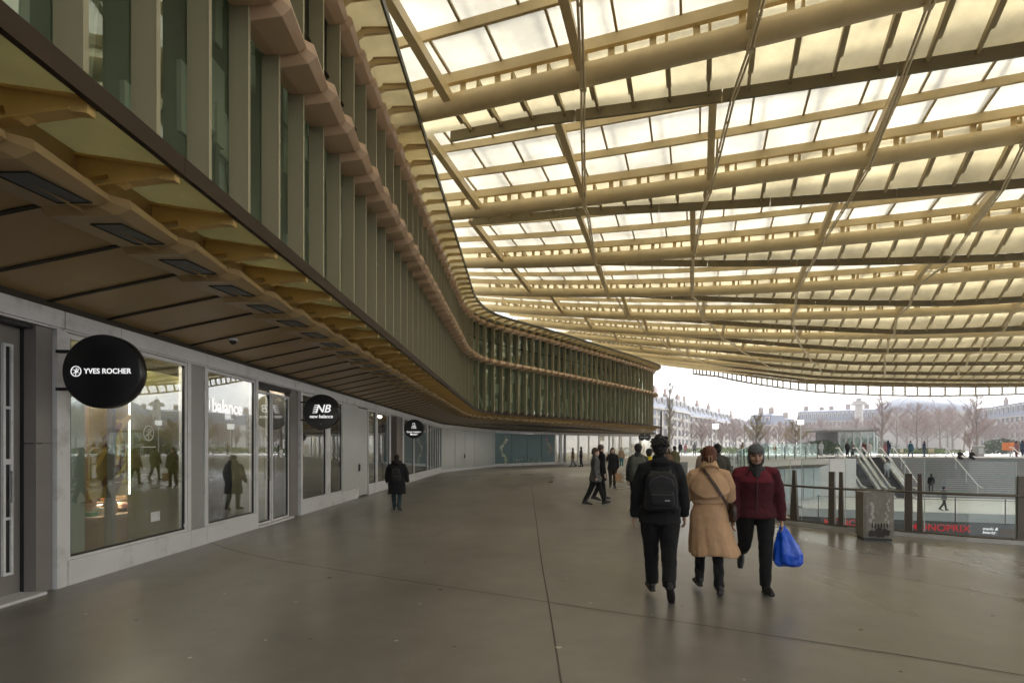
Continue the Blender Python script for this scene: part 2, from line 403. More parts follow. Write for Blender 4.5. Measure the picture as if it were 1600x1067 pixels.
def roofrow(a, b):
    a = a/40.0; b = b/50.0
    return [1,a,b,a*a,a*b,b*b,a**3,a*a*b,a*b*b,b**3]
def ray_b(px, b):         # plan point on the line b = const seen at column px
    r = (px-800)/850.0; Y = b/(E2.x*r+E2.y); return V((r*Y, Y, 0))
for i, px, y in obs:
    p = ray_b(px, B0+DB*i); A_.append(roofrow(p.dot(E1), B0+DB*i)); Zs.append((HOR-y)*p.y/850.0+EYE)
coef = np.linalg.lstsq(np.array(A_), np.array(Zs), rcond=None)[0]
_res = np.array(A_)@coef - np.array(Zs); print('roof fit', np.abs(_res).max(), np.abs(_res).mean())
def roof_z(a, b):
    a = max(-22, min(44, a)); b = max(4, min(88, b)); return float(np.dot(coef, roofrow(a, b)))
def rp(a, b, h=0): return ab(a, b, roof_z(a, b)+h)
AR = 46.0
leftpx = {0:652, 1:706, 2:733, 3:752, 4:775, 5:833, 6:880, 7:925, 8:965, 9:1000, 10:1034}
def left_a(i):
    if i in leftpx: return ray_b(leftpx[i], B0+DB*i).dot(E1)
    b = B0+DB*i      # rows behind the camera start at the building edge
    Y = (b - E2.x*-2.85)/E2.y; return V((-2.85,Y,0)).dot(E1)
def left_at(b):
    x = (b-B0)/DB; i = math.floor(x); i = max(-4, min(NT-2, i)); t = x-i
    return left_a(i)*(1-t)+left_a(i+1)*t
roof = thing('glass_roof', 'huge undulating canopy roof of milky glass blades on beige steel tubes over the promenade', 'canopy', ab(10, 40, 0))
def prof(h_tab, x):
    for (x0,h0),(x1,h1) in zip(h_tab, h_tab[1:]):
        if x <= x1: return h0+(h1-h0)*(x-x0)/(x1-x0)
    return h_tab[-1][1]
HT = [(-4.5,1.10),(-3.2,1.03),(-1.6,.90),(0,.80),(1.0,.72),(2.15,.66)]     # glass height over the tube axis across one blade
def hl(a): return max(-.75, min(.45, .28-.068*(a+2)))      # the lip sinks towards the far right
def prf(x, a): return prof(HT, x) if x <= 0 else .80+(hl(a)+.18-.80)*x/2.15

for i in range(-3, NT):
    b0 = B0+DB*i; aL = left_a(i); n = max(8, int((AR-aL)/1.0)); A = [aL+(AR-aL)*k/n for k in range(n+1)]
    A3 = [aL-6, aL-4, aL-2]+A
    # main tube with its flanges
    t = MB(); r = .27
    t.tube([rp(a,b0) for a in [aL-1.5, aL-.7]+A], r, 14)
    for a in A[::1]: pass
    tube = t.build('main_tube', m_gold, roof)
    fl = MB()
    for a in np.arange(math.ceil(aL), AR, 1.0):
        c = rp(a,b0); d = (rp(a+.05,b0)-c).normalized()
        ring = [c + E2*(math.cos(w)*(r+.012)) + V((0,0,1))*(math.sin(w)*(r+.012)) for w in [2*math.pi*q/14 for q in range(14)]]
        if int(a) % 3 == 0: fl.loft([[p-d*.008 for p in ring],[p+d*.008 for p in ring]])
        # stub up to the plate, and hanging plate out to the lip
        fl.bar(rp(a,b0-.05,.2), rp(a,b0-.05,.52), .03, .16, up=E1)
    fl.build('tube_flange', m_gold, tube)
    # plates
    p = MB()
    p.bar(rp(aL-2.2,b0-.12,.62), rp(aL,b0-.12,.62), .14, .28)
    for k in range(n): p.bar(rp(A[k],b0-.12,.62), rp(A[k+1],b0-.12,.62), .14, .28)
    p.build('tube_plate', m_gold, roof)
    p = MB()
    for k in range(n+3):
        a0 = max(A3[k], left_at(b0-1.6)-2.2); a1 = max(A3[k+1], left_at(b0-1.6)-2.2)
        if a1 > a0: p.bar(rp(a0,b0-1.6,.74), rp(a1,b0-1.6,.74), .09, .24)
    p.build('purlin', m_gold, roof)
    p = MB()
    for k in range(n+3):
        a0 = max(A3[k], left_at(b0-3.2)-2.2); a1 = max(A3[k+1], left_at(b0-3.2)-2.2)
        if a1 > a0: p.bar(rp(a0,b0-3.2,.88), rp(a1,b0-3.2,.88), .09, .24)
    p.build('purlin', m_gold, roof)
    lipb = b0+2.15
    p = MB()
    for k in range(n):
        a0, a1 = A[k], A[k+1]
        if k % 4 == 0: a0 += .02
        p.bar(rp(a0,lipb,hl(a0)), rp(a1,lipb,hl(a1)), .07, .32)
        p.bar(rp(A[k],lipb+.10,hl(A[k])+.12), rp(A[k+1],lipb+.10,hl(A[k+1])+.12), .12, .05, 1)
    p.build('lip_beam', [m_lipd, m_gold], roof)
    # short hanging plates between tube and lip
    p = MB()
    for a in np.arange(math.ceil(aL)+.3, AR, 1.0):
        h = hl(a); e = lambda x: prf(x,a)-.03
        pts = [rp(a,b0+.24,e(.24)-.30), rp(a,b0+.24,e(.24)), rp(a,lipb-.03,e(2.12)), rp(a,lipb-.03,e(2.12)-.13), rp(a,b0+1.6,e(1.6)-.17), rp(a,b0+1.5,e(1.5)-.26)]
        p.prism([q - E1*.035 for q in pts], E1*.07)
        p.bar(rp(a,b0+.3,e(.3)-.31), rp(a,b0+1.5,e(1.5)-.27), .13, .014)
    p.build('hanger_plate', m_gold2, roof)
    # the glass blade in three strips, with glazing bars
    xs = [-4.5,-3.2,-1.6,0,2.15]
    GL = 3.2; A2 = [aL-5.5, aL-4, aL-2.5, aL-1.2]+A
    g = MB()
    for x0, x1 in zip(xs, xs[1:]):
        xm = [x0+(x1-x0)*q/2 for q in range(3)]
        for q in range(2):
            g.strip([rp(max(a, left_at(b0+xm[q])-GL), b0+xm[q], prf(xm[q],a)) for a in A2], [rp(max(a, left_at(b0+xm[q+1])-GL), b0+xm[q+1], prf(xm[q+1],a)) for a in A2], 1 if x1 <= 0 else 0, sm=True)
    blade = g.build('glass_blade', [m_roofg, m_roofw], roof, fix=False)
    u = MB()
    for x in (-3.7,-2.3,-.9,.7):
        for k in range(n):
            if A[k] > left_at(b0+x): u.bar(rp(A[k],b0+x,prf(x,A[k])+.55), rp(A[k+1],b0+x,prf(x,A[k+1])+.55), .13, .10)
    for a in np.arange(math.ceil(aL)+.7, AR, 1.5):
        if a > left_at(b0-3.7): u.bar(rp(a,b0-4.2,prf(-4.2,a)+.62), rp(a,b0+1.6,prf(1.6,a)+.62), .09, .09)
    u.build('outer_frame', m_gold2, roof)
    p = MB(); sh = 0
    for x0, x1 in zip(xs[:-2], xs[1:-1]):
        sh += .55
        for a in np.arange(math.ceil(aL)-1+sh, AR, 1.5):
            if a < left_at(b0+x0): continue
            p.bar(rp(a,b0+x0,prof(HT,x0)-.04), rp(a,b0+x1,prof(HT,x1)-.04), .06, .07)
    p.build('glazing_bar', m_gold2, blade)
# struts in the glass plane and the zig-zag tie rods below
rodpx = [
 [705,750,787,830,880,925,965,1003],
 [911,913,930,950,983,1012,1045,1075,1103],
 [1172,1109,1083,1082,1099,1129,1160,1190,1217],
 [1452,1356,1280,1245,1238,1247,1262,1278,1292],
 [1700,1600,1512,1431,1401,1388,1382,1382,1382],
 [2050,1850,1720,1640,1582,1540,1514,1500,1490]]
for q, row in enumerate(rodpx):
    pts = []
    for i, px in enumerate(row):
        b = B0+DB*i; p0 = ray_b(px, b); a = p0.dot(E1); pts.append((a,b))
        s = MB()
        p1_, p2_ = rp(a,b-4.5,.70), rp(a,b+.0,.10); dn = V((0,0,-.175))
        s.bar(p1_, p2_, .13, .35); s.bar(p1_+dn, p2_+dn, .22, .02)
        s.build('strut', m_gold, roof)
    if q == 0: continue
    r = MB()
    a0, b0 = pts[0]; pts = [(a0+(a0-pts[1][0])*.9, b0-DB)] + pts
    for (a,b),(a2,b2) in zip(pts, pts[1:]):
        A1 = rp(a,b,-.34); A2 = rp(a2,b2,-.34)
        mid = A1*.66+A2*.34; am = a*.66+a2*.34; bm = b*.66+b2*.34; lip = rp(am, b+2.15, hl(am)-.15)
        for sx in (-.04,.04):
            r.tube([A1+E1*sx, lip+E1*sx, A2+E1*sx], .032, 6)
        for w in (.2,.5,.8):
            c = lip.lerp(A2, w); r.box(c, (.13,.05,.06), rz=-.33)
        r.box(A2+V((0,0,.05)), (.16,.16,.18), rz=-.33); r.bar(rp(a2,b2,-.2), A2, .05, .12, up=E1)
    r.build('tie_rod', mat('pale steel rod', (.66,.54,.31), .4), roof)
# fringe: the last bright glass strip along the far edge
fr = [(1083,584),(1100,586),(1121,588),(1145,593.5),(1170,598),(1198,602.5),(1226,606.5),(1270,611.5),(1320,615),(1385,617.5),(1450,618.5),(1530,617.5),(1600,615.5),(1700,611)]
bl = B0+DB*(NT-1)+2.25
A1, A2 = [], []
for px, y in fr:
    w = .4+3.4*sstep((px-1083)/260.0)
    p0 = ray_b(px, bl+w); A2.append(V((p0.x, p0.y, (HOR-y)*p0.y/850.0+EYE)))
    p1 = ray_b(px, bl); a = p1.dot(E1); A1.append(ab(a, bl, roof_z(a,bl)+hl(a)))
def dens(P, n):
    out = []
    for k in range(n+1):
        t = k/n*(len(P)-1); i = min(int(t), len(P)-2); out.append(P[i].lerp(P[i+1], t-i))
    return out
D1, D2 = dens(A1, 44), dens(A2, 44)
g = MB(); g.strip(D1, D2); fg = g.build('fringe_glass', roof_glass('clear fringe glass', (.97,.97,.96), .6, .65), roof, fix=False)
p = MB()
for k in range(45): p.bar(D1[k]-V((0,0,.05)), D2[k]-V((0,0,.03)), .20, .14)
for k in range(44): p.bar(D2[k], D2[k+1], .16, .22); p.bar(D1[k], D1[k+1], .14, .2)
p.build('glazing_bar', m_lipd, fg)
# ------------------------------------------------------------------ ground with the sunken court cut out
Rpts = [(40,1.5),(25,4.6),(14,7.6),(8.75,9.35),(7.55,10.25),(6.6,11.1),(6.12,12.1),(5.95,13.6),(6.3,16.2),(7.7,20),(10.6,26),(14.5,33.5),(18.5,39.6),(22.5,43.6),(26.8,46.4)]
RC = resample(Rpts, .5)
stair_l, stair_r = 13.0, 44.0
hole = [(p.x,p.y) for p in RC] + [tuple(ab(9.5,56.5)[:2]), tuple(ab(stair_l,64.6)[:2]), tuple(ab(stair_r,64.6)[:2]), (70,38), (70,-4)]
def inside(x, y, poly):
    c = False; n = len(poly)
    for i in range(n):
        x1,y1 = poly[i]; x2,y2 = poly[i-1]
        if (y1 > y) != (y2 > y) and x < (x2-x1)*(y-y1)/(y2-y1)+x1: c = not c
    return c
pts = [V(p) for p in hole]; nh = len(hole); edges = [(i,(i+1)%nh) for i in range(nh)]
def safe(x, y): return all((x-h[0])**2+(y-h[1])**2 > .35 for h in hole)
xs = list(np.arange(-20,30,1.5)); ys = list(np.arange(-12,70,1.5))
for x in xs:
    for y in ys:
        if safe(x,y): pts.append(V((x,y)))
for x in range(-420, 700, 40):
    for y in range(-120, 760, 40):
        if not (-24 < x < 34 and -16 < y < 74) and safe(x,y): pts.append(V((x,y)))
for x in range(32, 90, 4):
    for y in range(44, 90, 4):
        if safe(x,y): pts.append(V((x,y)))
res = geometry.delaunay_2d_cdt(pts, edges, [], 0, 1e-5)
vs, fs = res[0], res[2]
def gz(x, y):
    return ground_z(x, y)
mf = []; inside_f = []
for f in fs:
    cx = sum(vs[i].x for i in f)/3; cy = sum(vs[i].y for i in f)/3
    if not inside(cx, cy, hole): inside_f.append(tuple(f))
# floor material: polished concrete with stains; plaza paving past the roof is pale stone
m_floor = bpy.data.materials.new('concrete and stone ground'); m_floor.use_nodes = True
nt = m_floor.node_tree; N = nt.nodes; L = nt.links; b = N['Principled BSDF']
tc = N.new('ShaderNodeTexCoord')
def noise(scale, det=6, ro=.6, st=None):
    n = N.new('ShaderNodeTexNoise'); n.inputs['Scale'].default_value = scale; n.inputs['Detail'].default_value = det; n.inputs['Roughness'].default_value = ro
    if st:
        mp = N.new('ShaderNodeMapping'); mp.inputs['Scale'].default_value = st; L.new(tc.outputs['Object'], mp.inputs[0]); L.new(mp.outputs[0], n.inputs['Vector'])
    else: L.new(tc.outputs['Object'], n.inputs['Vector'])
    return n
def ramp(src, p0, c0, p1, c1):
    r = N.new('ShaderNodeValToRGB'); r.color_ramp.elements[0].position = p0; r.color_ramp.elements[1].position = p1
    r.color_ramp.elements[0].color = (*c0,1); r.color_ramp.elements[1].color = (*c1,1); L.new(src, r.inputs[0]); return r
def mixc(fac, a, b_, mode='MIX'):
    x = N.new('ShaderNodeMix'); x.data_type = 'RGBA'; x.blend_type = mode
    if isinstance(fac, (int,float)): x.inputs[0].default_value = fac
    else: L.new(fac, x.inputs[0])
    L.new(a, x.inputs[6])
    if isinstance(b_, tuple): x.inputs[7].default_value = (*b_,1)
    else: L.new(b_, x.inputs[7])
    return x.outputs[2]
n1 = noise(.35, 7, .6); n2 = noise(2.3, 8, .65); n3 = noise(38, 3, .5); n4 = noise(.7, 3, .5, (1,.35,1))
base = ramp(n1.outputs['Fac'], .3, (.168,.156,.14), .7, (.228,.213,.192)).outputs[0]
base = mixc(.5, base, ramp(n2.outputs['Fac'], .3, (.55,.55,.55), .7, (1.0,1.0,1.0)).outputs[0], 'MULTIPLY')
base = mixc(.35, base, ramp(n4.outputs['Fac'], .3, (.72,.70,.68), .7, (1,1,1)).outputs[0], 'MULTIPLY')
vor = N.new('ShaderNodeTexVoronoi'); vor.inputs['Scale'].default_value = 1.6; L.new(tc.outputs['Object'], vor.inputs['Vector'])
sp = ramp(vor.outputs['Distance'], .018, (.8,.8,.8), .028, (0,0,0)).outputs[0]; base = mixc(sp, base, (.62,.60,.55))
vo2 = N.new('ShaderNodeTexVoronoi'); vo2.inputs['Scale'].default_value = .9; L.new(tc.outputs['Object'], vo2.inputs['Vector']); sp2 = ramp(vo2.outputs['Distance'], .022, (.6,.6,.6), .040, (0,0,0)).outputs[0]; base = mixc(sp2, base, (.07,.062,.052))
# plaza beyond the roof
sx = N.new('ShaderNodeSeparateXYZ'); L.new(tc.outputs['Object'], sx.inputs[0])
def mth(op, a, b_):
    q = N.new('ShaderNodeMath'); q.operation = op
    for k_, v_ in enumerate((a,b_)):
        if isinstance(v_, (int,float)): q.inputs[k_].default_value = v_
        else: L.new(v_, q.inputs[k_])
    return q.outputs[0]
bb = mth('ADD', mth('MULTIPLY', sx.outputs[0], .12), mth('MULTIPLY', sx.outputs[1], .99))
pl = N.new('ShaderNodeMapRange'); pl.inputs[1].default_value = 30; pl.inputs[2].default_value = 42; L.new(bb, pl.inputs[0])
base = mixc(pl.outputs[0], base, ramp(n1.outputs['Fac'], .3, (.40,.39,.375), .7, (.48,.47,.455)).outputs[0])
L.new(base, b.inputs['Base Color'])
rr = N.new('ShaderNodeMapRange'); rr.inputs[1].default_value = .3; rr.inputs[2].default_value = .7; rr.inputs[3].default_value = .27; rr.inputs[4].default_value = .42
L.new(n4.outputs['Fac'], rr.inputs[0]); wet = N.new('ShaderNodeMapRange'); wet.inputs[1].default_value = 2.5; wet.inputs[2].default_value = 6.5; wet.inputs[4].default_value = .07; L.new(sx.outputs[0], wet.inputs[0]); rr = type('o',(),{'outputs':[mth('SUBTRACT', rr.outputs[0], wet.outputs[0])]}); rg = mth('MAXIMUM', rr.outputs[0], mth('MULTIPLY', pl.outputs[0], .75)); L.new(rg, b.inputs['Roughness'])
bp = N.new('ShaderNodeBump'); bp.inputs['Strength'].default_value = .12; bp.inputs['Distance'].default_value = .004; L.new(n3.outputs['Fac'], bp.inputs['Height']); L.new(bp.outputs[0], b.inputs['Normal'])
me = bpy.data.meshes.new('ground'); me.from_pydata([(p.x,p.y,gz(p.x,p.y)) for p in vs], [], inside_f); me.materials.append(m_floor)
me.polygons.foreach_set('use_smooth', [True]*len(inside_f)); me.update()
bm = bmesh.new(); bm.from_mesh(me)
for f in bm.faces:
    if f.normal.z < 0: f.normal_flip()
bm.to_mesh(me); bm.free()
ground = struct(link('ground', me))
# joints in the concrete
jt = MB()
def joint(pp, w=.012):
    P = resample(pp, .4)
    for a, b_ in zip(P, P[1:]):
        t = (b_-a).normalized(); n = V((-t.y,t.x,0))*(w/2)
        jt.add([a-n+V((0,0,.004)), a+n+V((0,0,.004)), b_+n+V((0,0,.004)), b_-n+V((0,0,.004))], [(3,2,1,0)])
g_ = lambda x, y: onground(x, y)[:2]
joint([g_(885,1120),g_(868,1010),g_(857,940),g_(845,870),g_(836,800),g_(830,757)], .016)
joint([g_(300,838),g_(385,865),g_(520,889),g_(800,932),g_(1000,962),g_(1200,992),g_(1420,1025),g_(1640,1062)], .014)
joint([g_(840,763),g_(700,753)], .012); joint([g_(838,828),g_(1000,826),g_(1080,824)], .010); joint([g_(1220,872),g_(1420,905),g_(1640,945)], .012)
struct(jt.build('floor_joints', mat('joint filler', (.07,.062,.05), .8), fix=False))
mh = MB(); P = onground(822,741); mh.tube([P+V((0,0,.0)), P+V((0,0,.008))], .45, 24); 
for k in range(-3,4): mh.bar(P+V((k*.11,-.3,.011)), P+V((k*.11,.3,.011)), .02, .006)
tag(mh.build('manhole_cover', mat('cast iron', (.09,.085,.075), .5, var=.2)), 'round dark drain cover set in the concrete floor before the white hoarding', 'drain cover')

rn = random.Random(4); b_ = MB()
for q in range(130):
    x, y = rn.uniform(-4.6,7.5), rn.uniform(3.4,16)
    if inside(x, y, hole) or any((x-p.x)**2+(y-p.y)**2 < .2 for p in RC): continue
    r = rn.uniform(.008,.022)*(1 if rn.random() < .85 else 1.8); n = 7
    b_.add([(x+r*math.cos(6.283*k/n)*rn.uniform(.6,1.3), y+r*math.sin(6.283*k/n)*rn.uniform(.6,1.3), .005) for k in range(n)], [tuple(range(n))], 0 if rn.random() < .55 else 1)
tag(b_.build('floor_specks', [mat('pale gum specks', (.50,.48,.44), .7), mat('dark gum specks', (.06,.052,.045), .7)], None, fix=False), kind='stuff')
# ------------------------------------------------------------------ shop fronts
m_olive = mat('olive shop wall', (.16,.15,.035), .6, var=.1)
m_mint  = mat('mint shop panel', (.42,.52,.46), .5)
m_frost = mat('frosted white film', (.50,.52,.50), .22, var=.06, vscale=.7)
m_shelf = mat('warm shelf wood', (.42,.30,.19), .5, var=.1)
m_glow  = mat('shop strip lamp', (1,.95,.85), .5, emit=(1,.88,.70), estr=32)
m_glow2 = mat('lit poster edge', (1,1,1), .5, emit=(.9,1,.97), estr=2.5)
m_floor_in = mat('shop floor', (.20,.16,.12), .35)
m_yellow = mat('yellow cloth', (.75,.58,.04), .7)
m_skin0 = mat('mannequin cream', (.55,.45,.36), .5)
s0 = SG[0]
def empty_shop(label, x):
    return thing('shopfront', label, 'shopfront', s0.p(x,0,0) if not isinstance(x, tuple) else x[0].p(x[1],0,0))
def mk(seg, name, x0, x1, z0, z1, d0, d1, m, par):
    b_ = MB(); seg.box(b_, x0, x1, z0, z1, d0, d1); return b_.build(name, m, par)
def header(seg, x0, x1, par, joints=()):
    h = MB(); cuts = [x0]+sorted(joints)+[x1]
    for a, b_ in zip(cuts, cuts[1:]):
        seg.box(h, a+.006, b_-.006, 3.07, ZH, -.12, .045); seg.box(h, a+.006, b_-.006, 3.045, 3.068, -.12, .02)
    return h.build('header', m_white, par)
def glazed(seg, x0, x1, par, z0=.30, z1=3.03, fr=.05, pane=m_pane, frm=m_white, d=0.0):
    """window: frame > pane"""
    f = MB()
    seg.box(f, x0, x0+fr, z0, z1, d-.09, d+.012); seg.box(f, x1-fr, x1, z0, z1, d-.09, d+.012)
    seg.box(f, x0+fr, x1-fr, z1-.05, z1, d-.09, d+.010); seg.box(f, x0+fr, x1-fr, z0, z0+.035, d-.09, d+.010)
    seg.box(f, x0+fr, x0+fr+.018, z0+.035, z1-.05, d-.03, d+.004, 1); seg.box(f, x1-fr-.018, x1-fr, z0+.035, z1-.05, d-.03, d+.004, 1)
    seg.box(f, x0+fr+.018, x1-fr-.018, z0+.035, z0+.06, d-.03, d+.004, 1)
    w = f.build('window_frame', [frm, m_black], par)
    mk(seg, 'pane', x0+fr+.018, x1-fr-.018, z0+.06, z1-.05, d-.025, d-.013, pane, w); return w
def base(seg, x0, x1, par, h=.30, m=None):
    return mk(seg, 'base_panel', x0+.004, x1-.004, 0, h-.004, -.10, .03, m or m_white, par)
def room(seg, x0, x1, par, depth=3.2, wall=None, floor_m=None):
    r = MB(); w = 0
    A = lambda x,d,z: seg.p(x,-d,z)
    r.add([A(x0,depth,0),A(x1,depth,0),A(x1,depth,3.3),A(x0,depth,3.3)], [(0,1,2,3)], 0)
    r.add([A(x0,.12,0),A(x0,depth,0),A(x0,depth,3.3),A(x0,.12,3.3)], [(0,1,2,3)], 0)
    r.add([A(x1,.12,0),A(x1,depth,0),A(x1,depth,3.3),A(x1,.12,3.3)], [(0,1,2,3)], 0)
    r.add([A(x0,.12,3.3),A(x1,.12,3.3),A(x1,depth,3.3),A(x0,depth,3.3)], [(0,1,2,3)], 0)
    r.add([A(x0,.12,.02),A(x1,.12,.02),A(x1,depth,.02),A(x0,depth,.02)], [(0,1,2,3)], 1)
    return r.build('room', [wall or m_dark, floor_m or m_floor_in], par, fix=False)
X = lambda px: s0.px(px)
def Xd(px, d): return X(px)+850*(-d)/(816-px)      # the same column seen on a plane d behind the wall line
# --- plain fronts beside and behind the camera
sh = empty_shop('plain dark shop bay at the near end of the arcade beyond the grey slotted door', 3.0)
header(s0, 0, X(-60), sh, (3,6,9)); 
for k in range(4): glazed(s0, .1+k*3.5, 3.5+k*3.5, sh)
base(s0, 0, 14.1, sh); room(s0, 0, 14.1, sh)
# --- recessed grey door with slot lights
sh = thing('entrance', 'recessed grey service entrance with a slotted door leaf left of the round black sign', 'entrance', s0.p(X(20),0,0))
header(s0, X(-60), X(96), sh, (X(-10),))
m_taupe = mat('taupe door paint', (.20,.185,.17), .45, var=.06)
dr = mk(s0, 'door', X(-40), Xd(45,-.2), .03, 3.0, -.28, -.20, m_taupe, sh)
xa, xb = Xd(4,-.18), Xd(20,-.18)
w = MB()
s0.box(w, xa, xa+.03, .25, 2.80, -.20, -.175, 0); s0.box(w, xb-.03, xb, .25, 2.80, -.20, -.175, 0)
for z in (.25,.86,1.47,2.08,2.77): s0.box(w, xa+.03, xb-.03, z, z+(.06 if z==1.47 else .03), -.20, -.176, 0)
s0.box(w, xa+.03, xb-.03, .28, 2.77, -.20, -.192, 1)
w.build('slot_window', [m_white, m_black], dr)
hd = MB(); p = s0.p(X(42),-.16,1.05); hd.tube([p, p+V((0,0,.35))], .014, 8); hd.box(p+V((0,0,.02))-s0.n*.02, (.06,.02,.03)); hd.box(p+V((0,0,.33))-s0.n*.02, (.06,.02,.03)); hd.build('handle', m_grey, dr)
mk(s0, 'jamb', Xd(46,-.2)+.01, X(58), 0, 3.05, -.34, -.16, m_black, sh)
pl_ = MB(); s0.box(pl_, X(59), X(84), 0, 1.70, -.22, -.02); s0.box(pl_, X(59), X(84), 1.708, 3.04, -.22, -.02); pl_.build('pillar_cladding', m_taupe, sh)
mk(s0, 'threshold', X(-40), X(60), 0, .03, -.26, .10, m_white, sh)
mk(s0, 'back_panel', X(-60), X(58), 3.0, 3.05, -.3, -.05, m_black, sh)
# --- first shop: big window with lit shelves, poster and olive wall
sh = empty_shop('white framed shop window showing lit shelves, a yellow poster and an olive wall', X(190))
header(s0, X(96), X(321), sh, (X(185),))
m1 = MB(); s0.box(m1, X(85), X(99), 0, 3.04, -.14, .035); s0.box(m1, X(100.5), X(103), .0, 3.04, -.12, .02); m1.build('post', m_white, sh)
glazed(s0, X(103), X(291), sh)
base(s0, X(103), X(296), sh); 
mk(s0, 'post', X(291)+.01, X(297), .30, 3.04, -.1, .02, m_white, sh)
mk(s0, 'side_panel', X(297)+.01, X(318), .30, 3.04, -.1, .0, m_grey, sh); base(s0, X(296), X(321), sh)
mk(s0, 'post', X(318)+.01, X(322), .30, 3.04, -.1, .02, m_white, sh)
room(s0, X(88), X(318)+2.6, sh, 3.4, mat('shop back wall', (.22,.21,.15), .7))
x1, x2 = X(103), X(291)
mk(s0, 'mint_panel', Xd(101,-.55), Xd(126,-.55), .25, 2.9, -.6, -.5, m_mint, sh)
pr = MB(); s0.box(pr, Xd(203,-.58), Xd(300,-.58), .25, 2.9, -.62, -.55); pr.build('partition', m_olive, sh)
mk(s0, 'inner_mullion', Xd(171,-.3), Xd(176,-.3), .3, 2.7, -.34, -.26, m_grey, sh)
# display shelf with products
sf = thing('display_shelf', 'warm lit shelf unit full of small boxes and bottles behind the first window', 'shelf', s0.p(X(140),-1.2,0))
b_ = MB(); xl, xr = Xd(122,-1.5), Xd(176,-1.5)
s0.box(b_, xl, xr, .05, 2.6, -1.75, -1.70)
s0.box(b_, xl, xl+.04, .05, 2.6, -1.70, -1.25); s0.box(b_, xr-.04, xr, .05, 2.6, -1.70, -1.25)
zs = (.35,.75,1.12,1.48,1.84,2.2)
for z in zs: s0.box(b_, xl+.04, xr-.04, z, z+.03, -1.70, -1.25)
b_.build('shelf_case', m_shelf, sf)
b_ = MB()
for z in zs[1:]: s0.box(b_, xl+.06, xr-.06, z-.018, z-.003, -1.40, -1.36)
b_.build('shelf_lamp', m_glow, sf)
cols = [mat('product green', (.05,.25,.14), .4), mat('product white', (.6,.6,.55), .4), mat('product amber', (.45,.22,.04), .3), mat('product brown', (.10,.05,.03), .4), mat('product rose', (.5,.2,.2), .4)]
rn = random.Random(3)
for q, z in enumerate(zs):
    g = MB(); x = xl+.09
    while x < xr-.16:
        w_ = rn.uniform(.05,.12); h = rn.uniform(.1,.24); m = rn.randrange(5)
        if rn.random() < .5:
            s0.box(g, x, x+w_, z+.031, z+.031+h, -1.5, -1.5+w_, m)
        else:
            p = s0.p(x+w_/2, -1.46, z+.031); g.tube([p, p+V((0,0,h*.65)), p+V((0,0,h*.75)), p+V((0,0,h))], [w_*.42,w_*.42,w_*.16,w_*.16], 8, m)
        x += w_+rn.uniform(.015,.05)
    tag(g.build('products', cols, sf), kind='stuff')
# poster board on its stand
po = thing('poster_board', 'tall yellow poster board with a plain bottle and golden leaves and a bright white edge', 'poster', s0.p(X(175),-.5,0))
xa, xb = Xd(139,-.48), Xd(201,-.48)
mk(s0, 'board', xa, xb-.02, .95, 2.55, -.50, -.47, mat('poster honey yellow', (.55,.40,.10), .4, var=.5, vscale=1.6), po)
mk(s0, 'lit_edge', xb-.015, xb+.008, .95, 2.55, -.50, -.465, m_glow2, po)
b_ = MB(); xm = Xd(184,-.48); s0.box(b_, xm-.13, xm+.13, 1.12, 1.72, -.469, -.464); s0.box(b_, xm-.06, xm+.06, 1.72, 1.95, -.469, -.464); b_.build('bottle_print', m_yellow, po)
b_ = MB()
for q in range(14):
    cx = rn.uniform(xa+.2, xb-.2); cz = rn.uniform(1.05,2.4); an = rn.uniform(.5,1.3); l = rn.uniform(.15,.35)
    pts_ = []
    for w in range(10):
        th_ = 2*math.pi*w/10; u_ = math.cos(th_)*l; v_ = math.sin(th_)*l*.22
        pts_.append(s0.p(cx+u_*math.cos(an)-v_*math.sin(an), -.4635+q*.0003, cz+u_*math.sin(an)+v_*math.cos(an)))
    b_.add(pts_, [tuple(range(10))], q % 2)
b_.build('leaf_print', [mat('leaf gold', (.80,.55,.12), .4), mat('leaf brown', (.20,.08,.03), .5)], po)
b_ = MB(); s0.box(b_, xa+.3, xb-.3, .05, .95, -.505, -.475); s0.box(b_, xa+.2, xb-.2, .03, .06, -.7, -.3); b_.build('stand', m_grey, po)
# counter under the poster
ct = thing('counter', 'pale wooden display counter with little boxes behind the first window', 'counter', s0.p(X(150),-1,0))
b_ = MB(); xc = Xd(128,-.9); xd = Xd(186,-.9); s0.box(b_, xc+.04, xd-.04, .03, .60, -1.15, -.72); s0.box(b_, xc, xd, .60, .64, -1.2, -.68); b_.build('cabinet', m_shelf, ct)
b_ = MB()
for q in range(5): s0.box(b_, xc+.1+q*.2, xc+.23+q*.2, .64, .70+.05*(q%3), -1.0, -.86, q%5)
b_.build('boxes', cols, ct)
b_ = MB()
for q in range(3): s0.box(b_, x1+.9+q*.9, x1+1.4+q*.9, 3.22, 3.26, -1.0, -.8)
for q in range(3): s0.box(b_, x1+.35+q*.7, x1+.75+q*.7, 3.14, 3.17, -.36, -.24)  # added fill lamps out of sight above the window, brightening poster and partition
b_.build('ceiling_fill_lamp', m_glow, sh)
mk(s0, 'notice_card', X(237), X(251), .56, .70, -.015, -.010, m_white, sh)
b_ = MB(); p = s0.p(X(288), .008, .40); b_.tube([p, p+s0.n*.012], .035, 16); b_.build('sticker', m_white, sh)
